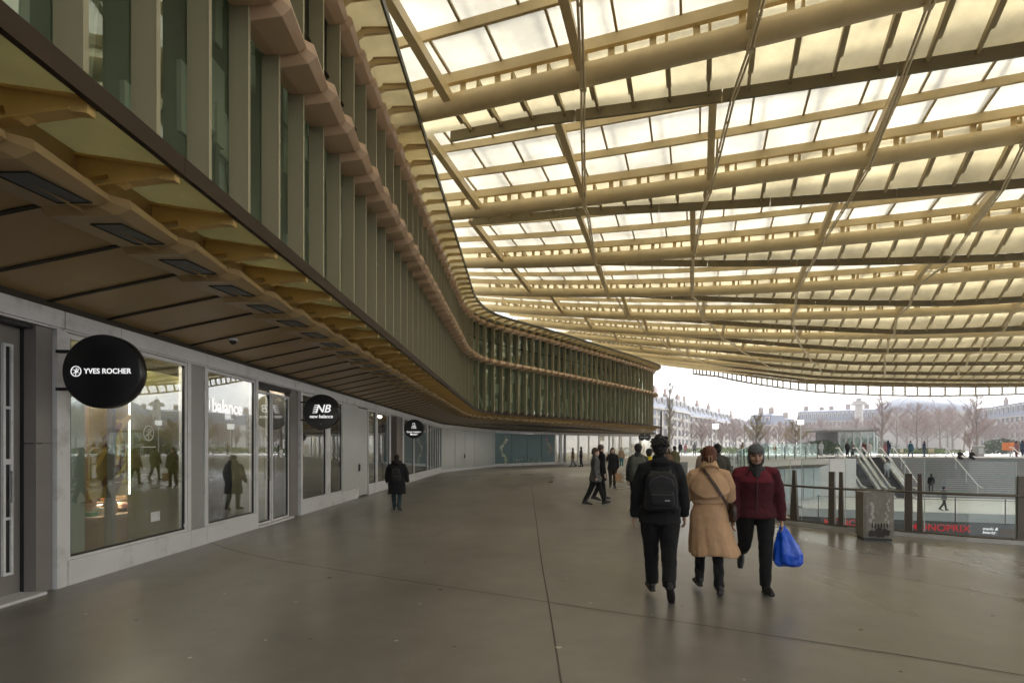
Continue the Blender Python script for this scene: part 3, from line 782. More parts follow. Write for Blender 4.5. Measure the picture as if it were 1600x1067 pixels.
# emblem ring on the glass
def emblem(par, c, xd, R, m, nrm, name='emblem'):
    b_ = MB(); xd = V(xd); zd = V((0,0,1)); nrm = V(nrm)
    def ring(r0, r1, n=28):
        for q in range(n):
            t0, t1 = 2*math.pi*q/n, 2*math.pi*(q+1)/n
            P = [c+xd*(r*math.cos(t))+zd*(r*math.sin(t)) for r, t in ((r0,t0),(r1,t0),(r1,t1),(r0,t1))]
            b_.prism(P, nrm*.004)
    ring(R*.86, R)
    def stroke(pp, w):
        for (x0,z0),(x1_,z1) in zip(pp, pp[1:]):
            b_.bar(c+xd*(x0*R)+zd*(z0*R)+nrm*.002, c+xd*(x1_*R)+zd*(z1*R)+nrm*.002, w*R, .004, up=zd if abs(x1_-x0)>abs(z1-z0) else xd)
    stroke([(-.72,.28),(-.35,.30),(-.05,-.02),(0,-.3),(-.05,-.78)], .13); stroke([(-.05,-.02),(-.30,-.30),(-.55,-.42)], .12)
    stroke([(.05,.55),(.38,.52),(.45,.30),(.30,.10),(.05,.08)], .12); stroke([(.05,.55),(.02,.08),(.12,-.25)], .12); stroke([(.25,.08),(.40,-.25),(.72,-.40)], .12)
    return b_.build(name, m, par)
m_etch = mat('etched glass lettering', (.55,.55,.50), .6)
emblem(sh, s0.p(X(232), .001, 1.87), s0.t, .115, m_etch, s0.n, 'window_emblem')
b_ = MB(); s0.box(b_, X(221), X(243), 1.66, 1.675, .001, .004); b_.build('window_rule', m_etch, sh)
# --- second shop
sh = empty_shop('shop with dark display window, white word on the glass and an open double glass door', X(400))
header(s0, X(321), X(534), sh, (X(400),X(459)))
glazed(s0, X(322), X(398), sh); base(s0, X(321), X(400), sh)
mk(s0, 'post', X(398)+.01, X(402), .0, 3.04, -.1, .025, m_white, sh)
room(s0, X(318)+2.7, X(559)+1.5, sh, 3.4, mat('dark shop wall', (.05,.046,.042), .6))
b_ = MB()
for q in range(4): s0.box(b_, X(326)+q*1.0, X(326)+.4+q*1.0, 3.14, 3.17, -.40, -.28)  # added fill lamps hidden by the header, to brighten mannequin and clothes
b_.build('ceiling_fill_lamp', m_glow, sh)
place_text('window_word', 'balance', .345, m_letter, sh, s0.p((X(328)+X(380))/2, .004, 2.40), s0.t, extrude=.004, bold=.006)
b_ = MB(); s0.box(b_, X(322)+.085, X(323.5)+.085, 2.33, 2.50, .001, .006); b_.build('window_stroke', m_letter, sh)
# door: two leaves
dr = MB()
for xa, xb in ((X(402)+.02, X(427)), (X(428), X(455))):
    w = glazed(s0, xa, xb, sh, .04, 2.86, .06, d=-.06); w.name = 'door'
for xx in (X(427)-.11, X(428)+.11):
    hd = MB(); p = s0.p(xx, -.02, .95); hd.tube([p, p+V((0,0,.5))], .013, 8); hd.box(p+V((0,0,.05))-s0.n*.02, (.05,.02,.02)); hd.box(p+V((0,0,.45))-s0.n*.02, (.05,.02,.02)); hd.build('handle', m_grey, sh)
b_ = MB(); s0.box(b_, X(441), X(446), 1.45, 1.62, -.068, -.064); b_.build('sticker', m_white, sh)
mk(s0, 'door_closer', X(409), X(423), 2.88, 2.95, -.12, -.05, m_black, sh); mk(s0, 'door_head', X(402), X(456), 2.95, 3.04, -.2, -.02, m_dark, sh)
mk(s0, 'threshold', X(402), X(456), 0, .035, -.2, .06, m_white, sh)
mk(s0, 'jamb', X(456), X(461), 0, 3.04, -.8, -.12, mat('taupe jamb', (.20,.185,.165), .5), sh); mk(s0, 'jamb', X(456), X(468), 0, 3.04, -.11, -.04, MATS['taupe jamb'], sh)
mk(s0, 'post', X(468)+.01, X(471), 0, 3.04, -.1, .03, m_white, sh)
glazed(s0, X(471)+.01, X(509), sh, z0=.34); glazed(s0, X(515), X(534), sh, z0=.34); mk(s0, 'post', X(509)+.01, X(515)-.01, .34, 3.03, -.08, .016, m_white, sh); base(s0, X(471), X(534), sh, .34)
# mannequin in a black coat, clothes on a rail, shoes on a shelf
def mannequin(x, d, label):
    t = thing('mannequin', label, 'mannequin', s0.p(x,-d,0)); p0 = s0.p(x,-d,.02)
    b_ = MB(); rings = []
    for z, rx, ry in ((.72,.20,.14),(.95,.19,.13),(1.15,.17,.11),(1.35,.21,.12),(1.46,.17,.10),(1.52,.07,.07)):
        rings.append([p0+V((rx*math.cos(2*math.pi*q/14), ry*math.sin(2*math.pi*q/14), z)) for q in range(14)])
    b_.loft(rings)
    for sgn in (-1,1): b_.tube([p0+V((0,sgn*.20,1.42)), p0+V((.02,sgn*.25,1.1)), p0+V((.06,sgn*.23,.82))], [.06,.055,.045], 10)
    b_.build('coat', m_black, t)
    b_ = MB()
    for sgn in (-1,1): b_.tube([p0+V((0,sgn*.09,.8)), p0+V((0,sgn*.10,.45)), p0+V((0,sgn*.10,.08))], [.085,.065,.05], 10)
    b_.build('trousers', mat('black cloth', (.015,.015,.016), .8), t)
    b_ = MB()
    for sgn in (-1,1): b_.tube([p0+V((-.05,sgn*.10,.05)), p0+V((.12,sgn*.10,.045)), p0+V((.20,sgn*.10,.03))], [.045,.05,.03], 8)
    b_.build('shoes', mat('cream trainer', (.45,.36,.28), .6), t)
mannequin(Xd(345,-.55), .55, 'headless black coated mannequin behind the window with the white word')
mannequin(Xd(331,-1.1), 1.1, 'second dark mannequin deeper inside beside the black coated one')
rl = thing('clothes_rail', 'rail of yellow and grey clothes seen through the glass double door', 'clothes rail', s0.p(X(440),-1.2,0))
b_ = MB(); 
for xx in (Xd(418,-1.3), Xd(452,-1.3)): b_.tube([s0.p(xx,-1.3,.02), s0.p(xx,-1.3,1.75)], .015, 8)
b_.tube([s0.p(Xd(418,-1.3),-1.3,1.75), s0.p(Xd(452,-1.3),-1.3,1.75)], .015, 8); b_.build('rail', m_grey, rl)
for q in range(6):
    b_ = MB(); xx = Xd(420,-1.3)+.1+q*.19; c = s0.p(xx,-1.3,0)
    rings = [[c+V((.22*w*math.cos(2*math.pi*k/10), .05*math.sin(2*math.pi*k/10), z)) for k in range(10)] for z, w in ((.85,1.0),(1.2,.95),(1.5,1.0),(1.62,.75),(1.70,.2))]
    b_.loft(rings); b_.build('garment', [m_yellow, MATS['black cloth'], m_grey][q%3 if q>1 else 0], rl)
ss = thing('shoe_shelf', 'low shelf with a yellow trainer and a warm lamp seen through the glass double door', 'shelf', s0.p(X(450),-1,0))
b_ = MB(); y0_, y1_ = Xd(415,-1.9), Xd(454,-1.9); s0.box(b_, y0_, y1_, .2, .24, -2.2, -1.6); s0.box(b_, y0_, y1_, 1.95, 1.99, -2.2, -1.6); s0.box(b_, y0_-.05, y0_-.002, .02, 2.4, -2.2, -1.6); b_.build('boards', m_shelf, ss)
b_ = MB(); s0.box(b_, Xd(430,-1.6), Xd(448,-1.6), .30, .34, -1.62, -1.58); b_.build('strip_lamp', mat('amber strip lamp', (1,.6,.25), .5, emit=(1,.55,.2), estr=4), ss)
b_ = MB(); c = s0.p(Xd(437,-1.7),-1.7,2.0)
b_.loft([[c+s0.t*x+V((.05*math.cos(2*math.pi*k/10)*w, 0, .02+ (1+math.sin(2*math.pi*k/10))*.05*w)) for k in range(10)] for x, w in ((-.15,.8),(-.08,1.1),(0,.9),(.1,.6),(.17,.3))]); b_.build('trainer', m_yellow, ss)
# --- third run of white panels, doors and glass up to the corner
sh = empty_shop('row of frosted white panels, tall glass panes and a dark doorway before the corner', X(610))
header(s0, X(534), s0.L-.02, sh, (X(575),X(629),X(660)))
pn = MB(); s0.box(pn, X(535), X(559), .34, 3.04, -.1, .01); pn.build('side_panel', m_frost, sh)
dr = mk(s0, 'door', X(559)+.02, X(574), .05, 3.0, -.1, .0, m_frost, sh)
p = s0.p(X(560.5), .03, 1.0); hd = MB(); hd.box(p, (.03,.10,.22)); hd.build('handle', m_black, dr)
base(s0, X(534), X(559), sh, .34); base(s0, X(575), X(609), sh, .34); base(s0, X(629), s0.L, sh, .34)
for a, b_ in ((575,587),(589,608),(630,646),(647,667)): glazed(s0, X(a)+.01, X(b_)-.01, sh, z0=.34)
mk(s0, 'post', X(587), X(589), .34, 3.04, -.1, .03, m_white, sh); mk(s0, 'post', X(608), X(609.5), 0, 3.04, -.1, .04, m_white, sh)
mk(s0, 'dark_door', X(610), X(619), .02, 3.0, -.35, -.28, m_black, sh); mk(s0, 'brown_jamb', X(619.2), X(628), .0, 3.04, -.5, .02, mat('brown jamb', (.16,.13,.11), .5), sh)
mk(s0, 'post', X(628.3), X(630), 0, 3.04, -.1, .04, m_white, sh)
b_ = MB()
for q in range(5): s0.box(b_, X(572)+q*2.6, X(572)+1.2+q*2.6, 3.22, 3.26, -1.9, -1.75)
b_.build('ceiling_fill_lamp', m_glow, sh)
for k in range(6):
    xa = X(668)+(s0.L-X(668))*k/6; xb = X(668)+(s0.L-X(668))*(k+1)/6; glazed(s0, xa+.02, xb-.02, sh, z0=.34)
room(s0, X(559)+1.6, s0.L-.1, sh, 3.0, mat('pale shop wall', (.22,.22,.215), .6))
mk(s0, 'blind_panel', X(632), X(690), .3, 2.6, -.8, -.75, mat('pale blind', (.42,.43,.43), .6), sh)
# --- past the corner: white hoarding with a door
s1, s2, s3 = SG[1], SG[2], SG[3]
def shop(seg, x, name, label, cat): return thing(name, label, cat, seg.p(x,0,0))
sh = shop(s1, 5, 'hoarding', 'plain frosted white hoarding with a double door in the corner of the arcade', 'hoarding')
header(s1, 0, s1.L, sh, (4,8)); base(s1, 0, s1.L, sh, .2)
cuts = [0.05]+[s1.px(p) for p in (711,726.5,741.5)]+[s1.L]
for q, (a, b_) in enumerate(zip(cuts, cuts[1:])):
    o = mk(s1, 'door' if q in (1,2) else 'panel', a+.02, b_-.02, .2, 3.04, -.1, .0+.005*(q%2), m_frost, sh)
    if q == 1: hd = MB(); hd.box(s1.p(b_-.15, .04, 1.05), (.08,.08,.3)); hd.build('handle', m_black, o)
# teal mural hoarding
sh = shop(s2, 3, 'mural_hoarding', 'dark teal hoarding painted with pale climbing flowers', 'hoarding')
header(s2, 0, s2.L, sh, (4.5,)); base(s2, 0, s2.L, sh, .25)
m_teal = mat('dark teal print', (.035,.115,.12), .4, var=.25, vscale=1.2)
for q in range(4):
    a, b_ = s2.L*q/4, s2.L*(q+1)/4
    o = mk(s2, 'panel', a+.02, b_-.02, .25, 3.02, -.1, .0, m_teal, sh)
    b2 = MB(); cx0 = (a+b_)/2
    spots = [(cx0+.35*math.sin(z*3.1+q), z, rn.uniform(.07,.2)) for z in np.arange(.35, 2.95, .13)] if q in (0,3) else [(rn.uniform(a+.1,b_-.1), rn.uniform(.3,.7), .06) for _ in range(14)]
    if q == 3: spots = [s_ for s_ in spots if 1.2 < s_[1] < 2.7]
    for j, (cx, cz, r) in enumerate(spots):
        for w in range(3):
            an = rn.uniform(0,6.28); ox, oz = cx+rn.uniform(-.12,.12), cz+rn.uniform(-.06,.06)
            P = []
            for k in range(8):
                t = 2*math.pi*k/8; u_ = math.cos(t)*r; v_ = math.sin(t)*r*.4
                P.append(s2.p(max(a+.05, min(b_-.05, ox+u_*math.cos(an)-v_*math.sin(an))), .002+.0008*((j*3+w)%20), max(.27, min(3.0, oz+u_*math.sin(an)+v_*math.cos(an)))))
            b2.add(P, [tuple(range(8))], rn.choice((0,0,1,2,2)) if q != 3 else rn.choice((0,3,3)))
    b2.build('flower_print', [mat('leaf print', (.28,.36,.16), .5), mat('rose print', (.40,.18,.16), .5), mat('petal print', (.55,.60,.50), .5), mat('magenta print', (.35,.05,.14), .5)], o, fix=False)
# far glass shops
sh = shop(s3, 6, 'shopfront', 'long pale glass shopfront at the far end of the arcade', 'shopfront')
header(s3, 0, s3.L, sh, (4,8,12)); base(s3, 0, s3.L, sh, .2)
xs_ = [0.1]+[s3.px(p) for p in (877,882,904,920,936,952,958,968,985,1000)]+[s3.L]
for a, b_ in zip(xs_, xs_[1:]):
    if b_-a > .2: glazed(s3, a+.03, b_-.03, sh, z0=.2)
mk(s3, 'pillar', s3.px(874), s3.px(878), 0, 3.04, -.2, .05, m_white, sh); mk(s3, 'pillar', s3.px(882), s3.px(884), 0, 3.04, -.2, .06, m_grey, sh)
room(s3, .1, s3.L-.1, sh, 4, mat('lit pale wall', (.35,.33,.30), .6))
b_ = MB()
for q in range(7): s3.box(b_, 1+q*2.1, 2.6+q*2.1, 3.2, 3.24, -2.2, -2.0)
b_.build('strip_lamp', m_glow, sh)
# building end wall, roof backing (keeps daylight out of the shops)
bw = MB(); s4 = SG[4]
s4.box(bw, 0, s4.L, 0, ZH, -.2, 0)
bw.build('end_wall', m_white, arc)
bk = MB()
outer = [off(i,1.13,0) for i in range(NE)]
for i in range(NE-1):
    a, b_ = off(i,3.4,3.42), off(i+1,3.4,3.42); a2, b2 = off(i,3.4,ZT), off(i+1,3.4,ZT)
    bk.add([a,b_,b2,a2], [(0,1,2,3)])
bk.strip(Wl, [w - V((9 if w.y < 36 else 5, -4 if w.y < 36 else -7, 0)) for w in Wl])
bk.build('inner_wall', m_dark, arc, fix=False)
rf = MB(); rf.strip([off(i,1.05,ZT+.30) for i in range(NE)], [off(i,9,ZT+.30) for i in range(NE)]); rf.strip([off(i,1.05,ZT+.06) for i in range(NE)], [off(i,1.05,ZT+.30) for i in range(NE)]); rf.build('roof', m_grey, arc, fix=False)
# ------------------------------------------------------------------ round signs on brackets
def round_sign(px, py, Y, wallpx, label, w=.92, h=.86, group='round black shop signs'):
    c = at(px, py, Y); t = thing('round_sign', label, 'sign', c, group=group)
    b_ = MB(); n = 56
    def el(r, y): return [c+V((r*w/2*math.cos(2*math.pi*k/n), y, r*h/2*math.sin(2*math.pi*k/n))) for k in range(n)]
    b_.loft([el(.975,-.05), el(1,-.04), el(1,.06), el(.975,.07)]); b_.build('disc', mat('gloss black sign', (.008,.008,.009), .3), t)
    b_ = MB(); xw = wx(Y)+.02
    for dz in (.24,-.20): b_.bar(V((xw,Y+.01,c.z+dz)), V((c.x-w*.38,Y+.01,c.z+dz)), .035, .035)
    b_.build('bracket', m_black, t)
    return t, c-V((0,.0505,0))
XR = (1,0,0); FN = (0,-1,0)
t, c = round_sign(163, 581, 6.37, 85, 'large round black sign with a ring emblem, nearest on the left')
emblem(t, c+V((-.29,0,.0)), XR, .062, m_letter, FN)
place_text('lettering', 'YVES ROCHER', .084, m_letter, t, c+V((.075,-.001,0)), XR, extrude=.002, bold=.0016, spacing=1.02)
t, c = round_sign(503, 643.5, 13.4, 470, 'round black sign with a striped NB emblem above two white words', w=.90)
# striped two-letter emblem
me = text_mesh('NB', .27, .002, .004, .28); 
def put(me, name, m, par, o):
    M = Matrix(((1,0,0),(0,0,-1),(0,1,0))).to_4x4(); M.translation = o; me.transform(M); me.materials.clear(); me.materials.append(m); return link(name, me, par)
put(me, 'emblem', m_letter, t, c+V((.035,-.001,.07)))
b_ = MB()
for q in range(5): 
    z = -.02+q*.045; b_.bar(c+V((-.21+.012*q,-.004,z)), c+V((-.10+.012*q,-.004,z)), .004, .018)
b_.build('stripes', m_letter, t)
place_text('lettering', 'new balance', .115, m_letter, t, c+V((0,-.001,-.115)), XR, extrude=.002, bold=.002, shear=.1)
b_ = MB(); b_.tube([c+V((0,0,-.3)), c+V((0,-.004,-.3))], .012, 10); b_.build('screw', m_grey, t)
t, c = round_sign(647, 670, 25.3, 632, 'small round black sign of a music school above the frosted panels', w=.92, h=.88)
b_ = MB(); b_.tube([c+V((-.07,-.004,.22)), c+V((-.02,-.004,.27)), c+V((.05,-.004,.24)), c+V((.04,-.004,.16)), c+V((-.02,-.004,.15))], .012, 6)
b_.tube([c+V((-.09,-.004,.15)), c+V((0,-.004,.12)), c+V((.09,-.004,.13))], .012, 6); b_.build('emblem', m_letter, t)
place_text('lettering', 'PARIS', .09, m_letter, t, c+V((0,-.001,.05)), XR, extrude=.002, bold=.002)
place_text('lettering', 'Conservatoire', .115, m_letter, t, c+V((0,-.001,-.14)), XR, extrude=.002, bold=.003)
place_text('lettering', 'Mozart', .115, m_letter, t, c+V((0,-.001,-.25)), XR, extrude=.002, bold=.003)
t = thing('round_sign', 'tiny round black sign far off at the end of the arcade', 'sign', at(1012,683,58), group='round black shop signs')
for px_, dd in ((1012,0),(1003,.4)):
    c = at(px_,683,58+dd); b_ = MB(); b_.tube([c, c+V((0,.12,0))], .36, 24); b_.build('disc', MATS['gloss black sign'], t)
b_ = MB(); b_.bar(at(1012,683,57.98), at(1000,683,57.98), .05,.05); b_.build('bracket', m_white, t)
# small things on the soffit
cm = thing('security_camera', 'small pale dome camera under the bronze soffit above the shops', 'camera', at(364,531,9.4))
def soffit_z(p): return 3.36+.33*max(0,min(1,(p.x-wx(p.y))/1.54))
def on_soffit(px, py):
    Y = 6
    for _ in range(60):
        p = at(px,py,Y); Y += (soffit_z(p)-.02-p.z)/((HOR-py)/850.0)*.5
    return at(px,py,Y)
P = on_soffit(364,529); cm.location = P
b_ = MB(); b_.tube([P+V((0,0,.0)), P-V((0,0,.04))], .075, 20); o = b_.build('mount', m_white, cm)
b_ = MB(); b_.loft([[P+V((.06*math.cos(a)*math.cos(k*6.2832/16), .06*math.cos(a)*math.sin(k*6.2832/16), -.04-.06*math.sin(a))) for k in range(16)] for a in (0,.4,.8,1.2,1.5)]); b_.build('dome', mat('smoked dome', (.03,.03,.03), .1), cm)
# ------------------------------------------------------------------ sunken court: rim, balustrade, stairs, escalators, lower shop band
RT = tangents(RC); RN = [V((t.y,-t.x,0)) for t in RT]     # points into the court
def rimz(i): return ground_z(RC[i].x, RC[i].y)
def R(i, d, z): return RC[i]+RN[i]*d+V((0,0,rimz(i)+z))
nR = len(RC)
m_slab = mat('court slab edge', (.42,.41,.38), .6, var=.1); m_beige = mat('beige ledge', (.50,.43,.31), .6, var=.08)
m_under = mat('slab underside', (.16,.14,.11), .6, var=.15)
m_court = mat('court pale panel', (.70,.72,.73), .45, var=.05); m_courtg = mat('court grey band', (.50,.52,.53), .5, var=.05)
rim = MB()
rim.strip([R(i,0,-.012) for i in range(nR)], [R(i,.30,-.012) for i in range(nR)], 0)
rim.strip([R(i,.30,-.012) for i in range(nR)], [R(i,.34,-.42) for i in range(nR)], 0)
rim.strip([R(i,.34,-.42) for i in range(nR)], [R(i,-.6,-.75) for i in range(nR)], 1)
struct(rim.build('court_rim', [m_slab, m_under], None, fix=False))
# kerb under the balustrade
kb = MB()
for i in range(nR-1): kb.hexa([R(i,-.10,.0),R(i,.02,.0),R(i+1,.02,.0),R(i+1,-.10,0),R(i,-.10,.07),R(i,.02,.07),R(i+1,.02,.07),R(i+1,-.10,.07)])
struct(kb.build('rim_kerb', m_slab))
# beige ledge inside the court
iA = min(range(nR), key=lambda i: (RC[i]-V((14,7.6,0))).length); iB = min(range(nR), key=lambda i: (RC[i]-V((10.6,26,0))).length)
lg = MB(); rr_ = range(iA, iB)
lg.strip([R(i,.0,-.55-rimz(i)) for i in rr_], [R(i,1.1+1.2*math.sin(math.pi*(i-iA)/(iB-iA)),-.62-rimz(i)) for i in rr_])
lg.strip([R(i,1.1+1.2*math.sin(math.pi*(i-iA)/(iB-iA)),-.62-rimz(i)) for i in rr_], [R(i,1.1+1.2*math.sin(math.pi*(i-iA)/(iB-iA)),-1.0-rimz(i)) for i in rr_])
lg.strip([R(i,1.1+1.2*math.sin(math.pi*(i-iA)/(iB-iA)),-1.0-rimz(i)) for i in rr_], [R(i,0,-1.3-rimz(i)) for i in rr_])
struct(lg.build('court_ledge', m_beige, None, fix=False))
# wall of the lower storey under the rim: pale glass panels
cw = MB()
cw.strip([R(i,-.45,-.6-rimz(i)*.2) for i in range(nR)], [R(i,-.45,-2.6-rimz(i)) for i in range(nR)], 0)
cw.strip([R(i,.6,-2.6-rimz(i)) for i in range(nR)], [R(i,-.45,-2.6-rimz(i)) for i in range(nR)], 1)
cw.strip([R(i,.6,-2.6-rimz(i)) for i in range(nR)], [R(i,.6,-3.5-rimz(i)) for i in range(nR)], 1)
cw.strip([R(i,.1,-3.5-rimz(i)) for i in range(nR)], [R(i,.1,-6.9-rimz(i)) for i in range(nR)], 2)
for i in range(0,nR,3): cw.bar(R(i,-.42,-.6), R(i,-.42,-2.6-rimz(i)), .05, .04, 1)
m_cglass = mat('court pale glass', (.42,.50,.52), .12); 
tag(cw.build('court_wall', [m_cglass, m_courtg, m_dark], None, fix=False), 'pale curved glass wall of the lower storey below the court rim', 'wall')
cf = MB(); cf.add([ab(-30,-10,-6.9), ab(60,-10,-6.9), ab(60,70,-6.9), ab(-30,70,-6.9)], [(0,1,2,3)]); struct(cf.build('court_floor', m_courtg))
# ------- near balustrade
bal = thing('balustrade', 'curved glass balustrade with paired dark metal posts along the court edge', 'balustrade', RC[iA])
m_post = mat('dark bronze post', (.105,.088,.065), .4, metal=.25, var=.12)
def rim_at(px):      # arc position on the rim seen at column px (near side only)
    best = min(range(iA-6, iB), key=lambda i: abs((800+850*RC[i].x/RC[i].y)-px)); 
    # refine
    r = (px-800)/850; 
    for i in range(max(0,best-2), min(nR-1,best+2)):
        f0 = RC[i].x-r*RC[i].y; f1 = RC[i+1].x-r*RC[i+1].y
        if f0*f1 <= 0 and f0 != f1: return i+f0/(f0-f1)
    return best
def Rf(u, d, z):
    i = max(0, min(nR-2, int(u))); t = u-i; return R(i,d,z)*(1-t)+R(i+1,d,z)*t
posts = [rim_at(1610)-6.4, rim_at(1610)-3.2, rim_at(1605), rim_at(1429), rim_at(1308)]
step_ = 3.0; u = rim_at(1243); k = 0
while u < iB+9: posts.append(u); u += step_
pairs = {0,1,2,3,4}
for q, u in enumerate(posts):
    for sgn in ((-1,1) if q in pairs else (0,)):
        uu = u+sgn*.17; t = (Rf(uu+.3,0,0)-Rf(uu-.3,0,0)); t.z = 0; t.normalize(); n = V((t.y,-t.x,0))
        a = Rf(uu,-.03,.07); p = MB(); th_ = .035 if q in pairs else .03
        wb, wt = (.062,.054) if q in pairs else (.10,.035)
        # broad flat blade, tapering upwards, its wide face along the rail
        w0 = t*(wb if sgn >= 0 else wb*.75); w1 = t*(wt if sgn >= 0 else wt*.6)
        p.hexa([a-w0-n*th_, a+w0-n*th_, a+w0+n*th_, a-w0+n*th_, a-w1-n*th_*.8+V((0,0,1.10)), a+w1-n*th_*.8+V((0,0,1.10)), a+w1+n*th_*.8+V((0,0,1.10)), a-w1+n*th_*.8+V((0,0,1.10))])
        p.box(a+V((0,0,.008)), (.26,.14,.016), rz=math.atan2(t.y,t.x))
        p.build('post', m_post, bal)
gp = MB(); us = sorted(posts); rl_ = MB(); br = MB()
for a, b_ in zip(us, us[1:]):
    a2, b2 = a+.30, b_-.30
    m = [a2+(b2-a2)*k/4 for k in range(5)]
    g = MB()
    for x0, x1_ in zip(m, m[1:]):
        g.hexa([Rf(x0,.0,.09),Rf(x0,.012,.09),Rf(x1_,.012,.09),Rf(x1_,0,.09),Rf(x0,.0,1.42),Rf(x0,.012,1.42),Rf(x1_,.012,1.42),Rf(x1_,0,1.42)])
    g.build('glass_panel', m_clear, bal)
    for x0 in (a2,b2):
        e = MB(); e.bar(Rf(x0,.006,.09), Rf(x0,.006,1.42), .012, .014)
        e.build('glass_edge', mat('pale glass edge', (.50,.55,.52), .3), bal)
n_ = 140; P_ = [Rf(us[0]+(us[-1]-us[0])*k/n_,-.05,.83) for k in range(n_+1)]
rl_.tube(P_, .024, 8); rl_.build('handrail', m_post, bal)
P_ = [Rf(us[0]+(us[-1]-us[0])*k/n_,-.03,.09) for k in range(n_+1)]; rl_ = MB(); rl_.tube(P_, .02, 6); rl_.build('bottom_rail', m_post, bal)
# ------- far balustrade on the slab
fb = thing('balustrade', 'far glass balustrade with thin dark posts on the pale curved slab', 'balustrade', RC[-8])
us2 = np.arange(us[-1]+1.5, nR-1.2, 3.4)
for u in us2:
    p = MB(); a = Rf(u,-.2,.0); p.bar(a, a+V((0,0,1.1)), .07,.05); p.build('post', mat('dark grey post', (.06,.065,.07), .4), fb)
for a, b_ in zip(us2, us2[1:]):
    g = MB(); g.hexa([Rf(a+.1,-.2,.15),Rf(a+.1,-.19,.15),Rf(b_-.1,-.19,.15),Rf(b_-.1,-.2,.15),Rf(a+.1,-.2,1.25),Rf(a+.1,-.19,1.25),Rf(b_-.1,-.19,1.25),Rf(b_-.1,-.2,1.25)])
    g.build('glass_panel', blend_glass('far balustrade glass', (.9,1,.97), .04, 0, (.82,.90,.88), 1.3) if 'far balustrade glass' not in bpy.data.materials else bpy.data.materials['far balustrade glass'], fb)
g = MB(); g.tube([Rf(u,-.2,1.27) for u in us2], .02, 6); g.build('handrail', m_grey, fb)
# ------- grand stairs
ZP, ZL, NS_ = .72, -2.75, 20
b_top, b_bot = 64.6, 58.2
m_step = mat('dark stair stone', (.20,.205,.21), .5, var=.12); m_nose = mat('pale stair nosing', (.75,.76,.76), .5); m_green = mat('green step light', (.05,.30,.20), .4)
st = MB(); rise = (ZP-ZL)/NS_; run = (b_top-b_bot)/NS_
sa, sb = 18.6, stair_r
for k in range(NS_):
    zt = ZP-k*rise-.004 if k else ZP-.004; b1 = b_top-k*run; b0_ = b1-run
    zt = ZP-k*rise-.006
    st.add([ab(sa,b1,zt),ab(sb,b1,zt),ab(sb,b0_,zt),ab(sa,b0_,zt)], [(3,2,1,0)], 0)
    st.add([ab(sa,b0_,zt),ab(sb,b0_,zt),ab(sb,b0_,zt-rise),ab(sa,b0_,zt-rise)], [(3,2,1,0)], 0)
    st.box(ab((sa+sb)/2, b0_+.05, zt+.004), (sb-sa,.15,.012), 1, rz=math.atan2(E1.y,E1.x))
    if k % 4 == 1:
        for a in (20.2, 27.0): st.box(ab(a+(k%3)*.6, b0_-.004, zt-.06), (2.4,.012,.035), 2, rz=math.atan2(E1.y,E1.x))
tag(st.build('grand_stairs', [m_step, m_nose, m_green], None, fix=False), 'wide dark stone stairs rising from the sunken court to the plaza', 'stairs')
# stair handrails
def rail_pair(a, name, label):
    t = thing(name, label, 'handrail', ab(a,b_top,ZP), group='metal handrails down the grand stairs')
    r = MB(); p0 = ab(a,b_top+.6,ZP+1.0); p1 = ab(a,b_top,ZP+1.0); p2 = ab(a,b_bot,ZL+1.0+rise); p3 = ab(a,b_bot-.9,ZL+.95)
    r.tube([p0,p1,p2,p3], .045, 8); r.build('rail', mat('pale steel', (.66,.67,.68), .3, metal=.4), t)
    for k in range(4):
        w = k/3; p = p1.lerp(p2,w); q = MB(); q.tube([p, p-V((0,0,1.0-.0))], .03, 6); q.build('post', MATS['pale steel'], t)
for a, lb in ((18.9,'pale handrail beside the escalators at the left end of the stairs'),(23.3,'pale handrail down the stairs near the lone climbing person'),(28.6,'pale handrail down the stairs at the right of the seated pair'),(34.5,'pale handrail farthest right on the grand stairs')):
    rail_pair(a, 'handrail', lb)
# escalators
def escalator(a0, a1, label):
    t = thing('escalator', label, 'escalator', ab((a0+a1)/2,b_bot,ZL), group='escalators beside the grand stairs')
    btop, bbot = b_top+.4, b_bot-1.6
    for a in (a0, a1):
        s = MB(); poly = [(btop+1.2,ZP-.3),(btop+1.2,ZP+.22),(btop,ZP+.25),(bbot,ZL+.25),(bbot-1.2,ZL+.22),(bbot-1.3,ZL+.05),(bbot,ZL-.3),(btop,ZP-.4)]
        s.prism([ab(a-.09,b,z) for b,z in poly], E1*.18); o = s.build('side_panel', mat('brushed escalator steel', (.62,.63,.64), .3, metal=.3), t)
        s = MB(); s.prism([ab(a-.012,b,z) for b,z in [(poly[1][0],poly[1][1]+.01),(btop,ZP+.26),(bbot,ZL+.26),(poly[4][0],poly[4][1]+.01),(poly[4][0],poly[4][1]+.66),(bbot,ZL+.92),(btop,ZP+.92),(poly[1][0],poly[1][1]+.66)][::1]], E1*.024); s.build('glass_side', m_clear, o)
        s = MB(); s.tube([ab(a,b,z+.72) for b,z in poly[1:5]], .075, 8); s.build('hand_belt', m_white, o)
    s = MB(); n = 22
    for k in range(n):
        b1 = btop-(btop-bbot)*k/n; b0_ = btop-(btop-bbot)*(k+1)/n; z1 = ZP-(ZP-ZL)*k/n; z0 = ZP-(ZP-ZL)*(k+1)/n
        s.add([ab(a0+.1,b1,z0),ab(a1-.1,b1,z0),ab(a1-.1,b0_,z0),ab(a0+.1,b0_,z0)], [(3,2,1,0)]); s.add([ab(a0+.1,b1,z1),ab(a1-.1,b1,z1),ab(a1-.1,b1,z0),ab(a0+.1,b1,z0)], [(0,1,2,3)])
    s.build('steps', mat('escalator step', (.05,.052,.055), .4, metal=.3), t, fix=False)
escalator(14.1, 15.7, 'steel escalator nearest the pale curved slab')
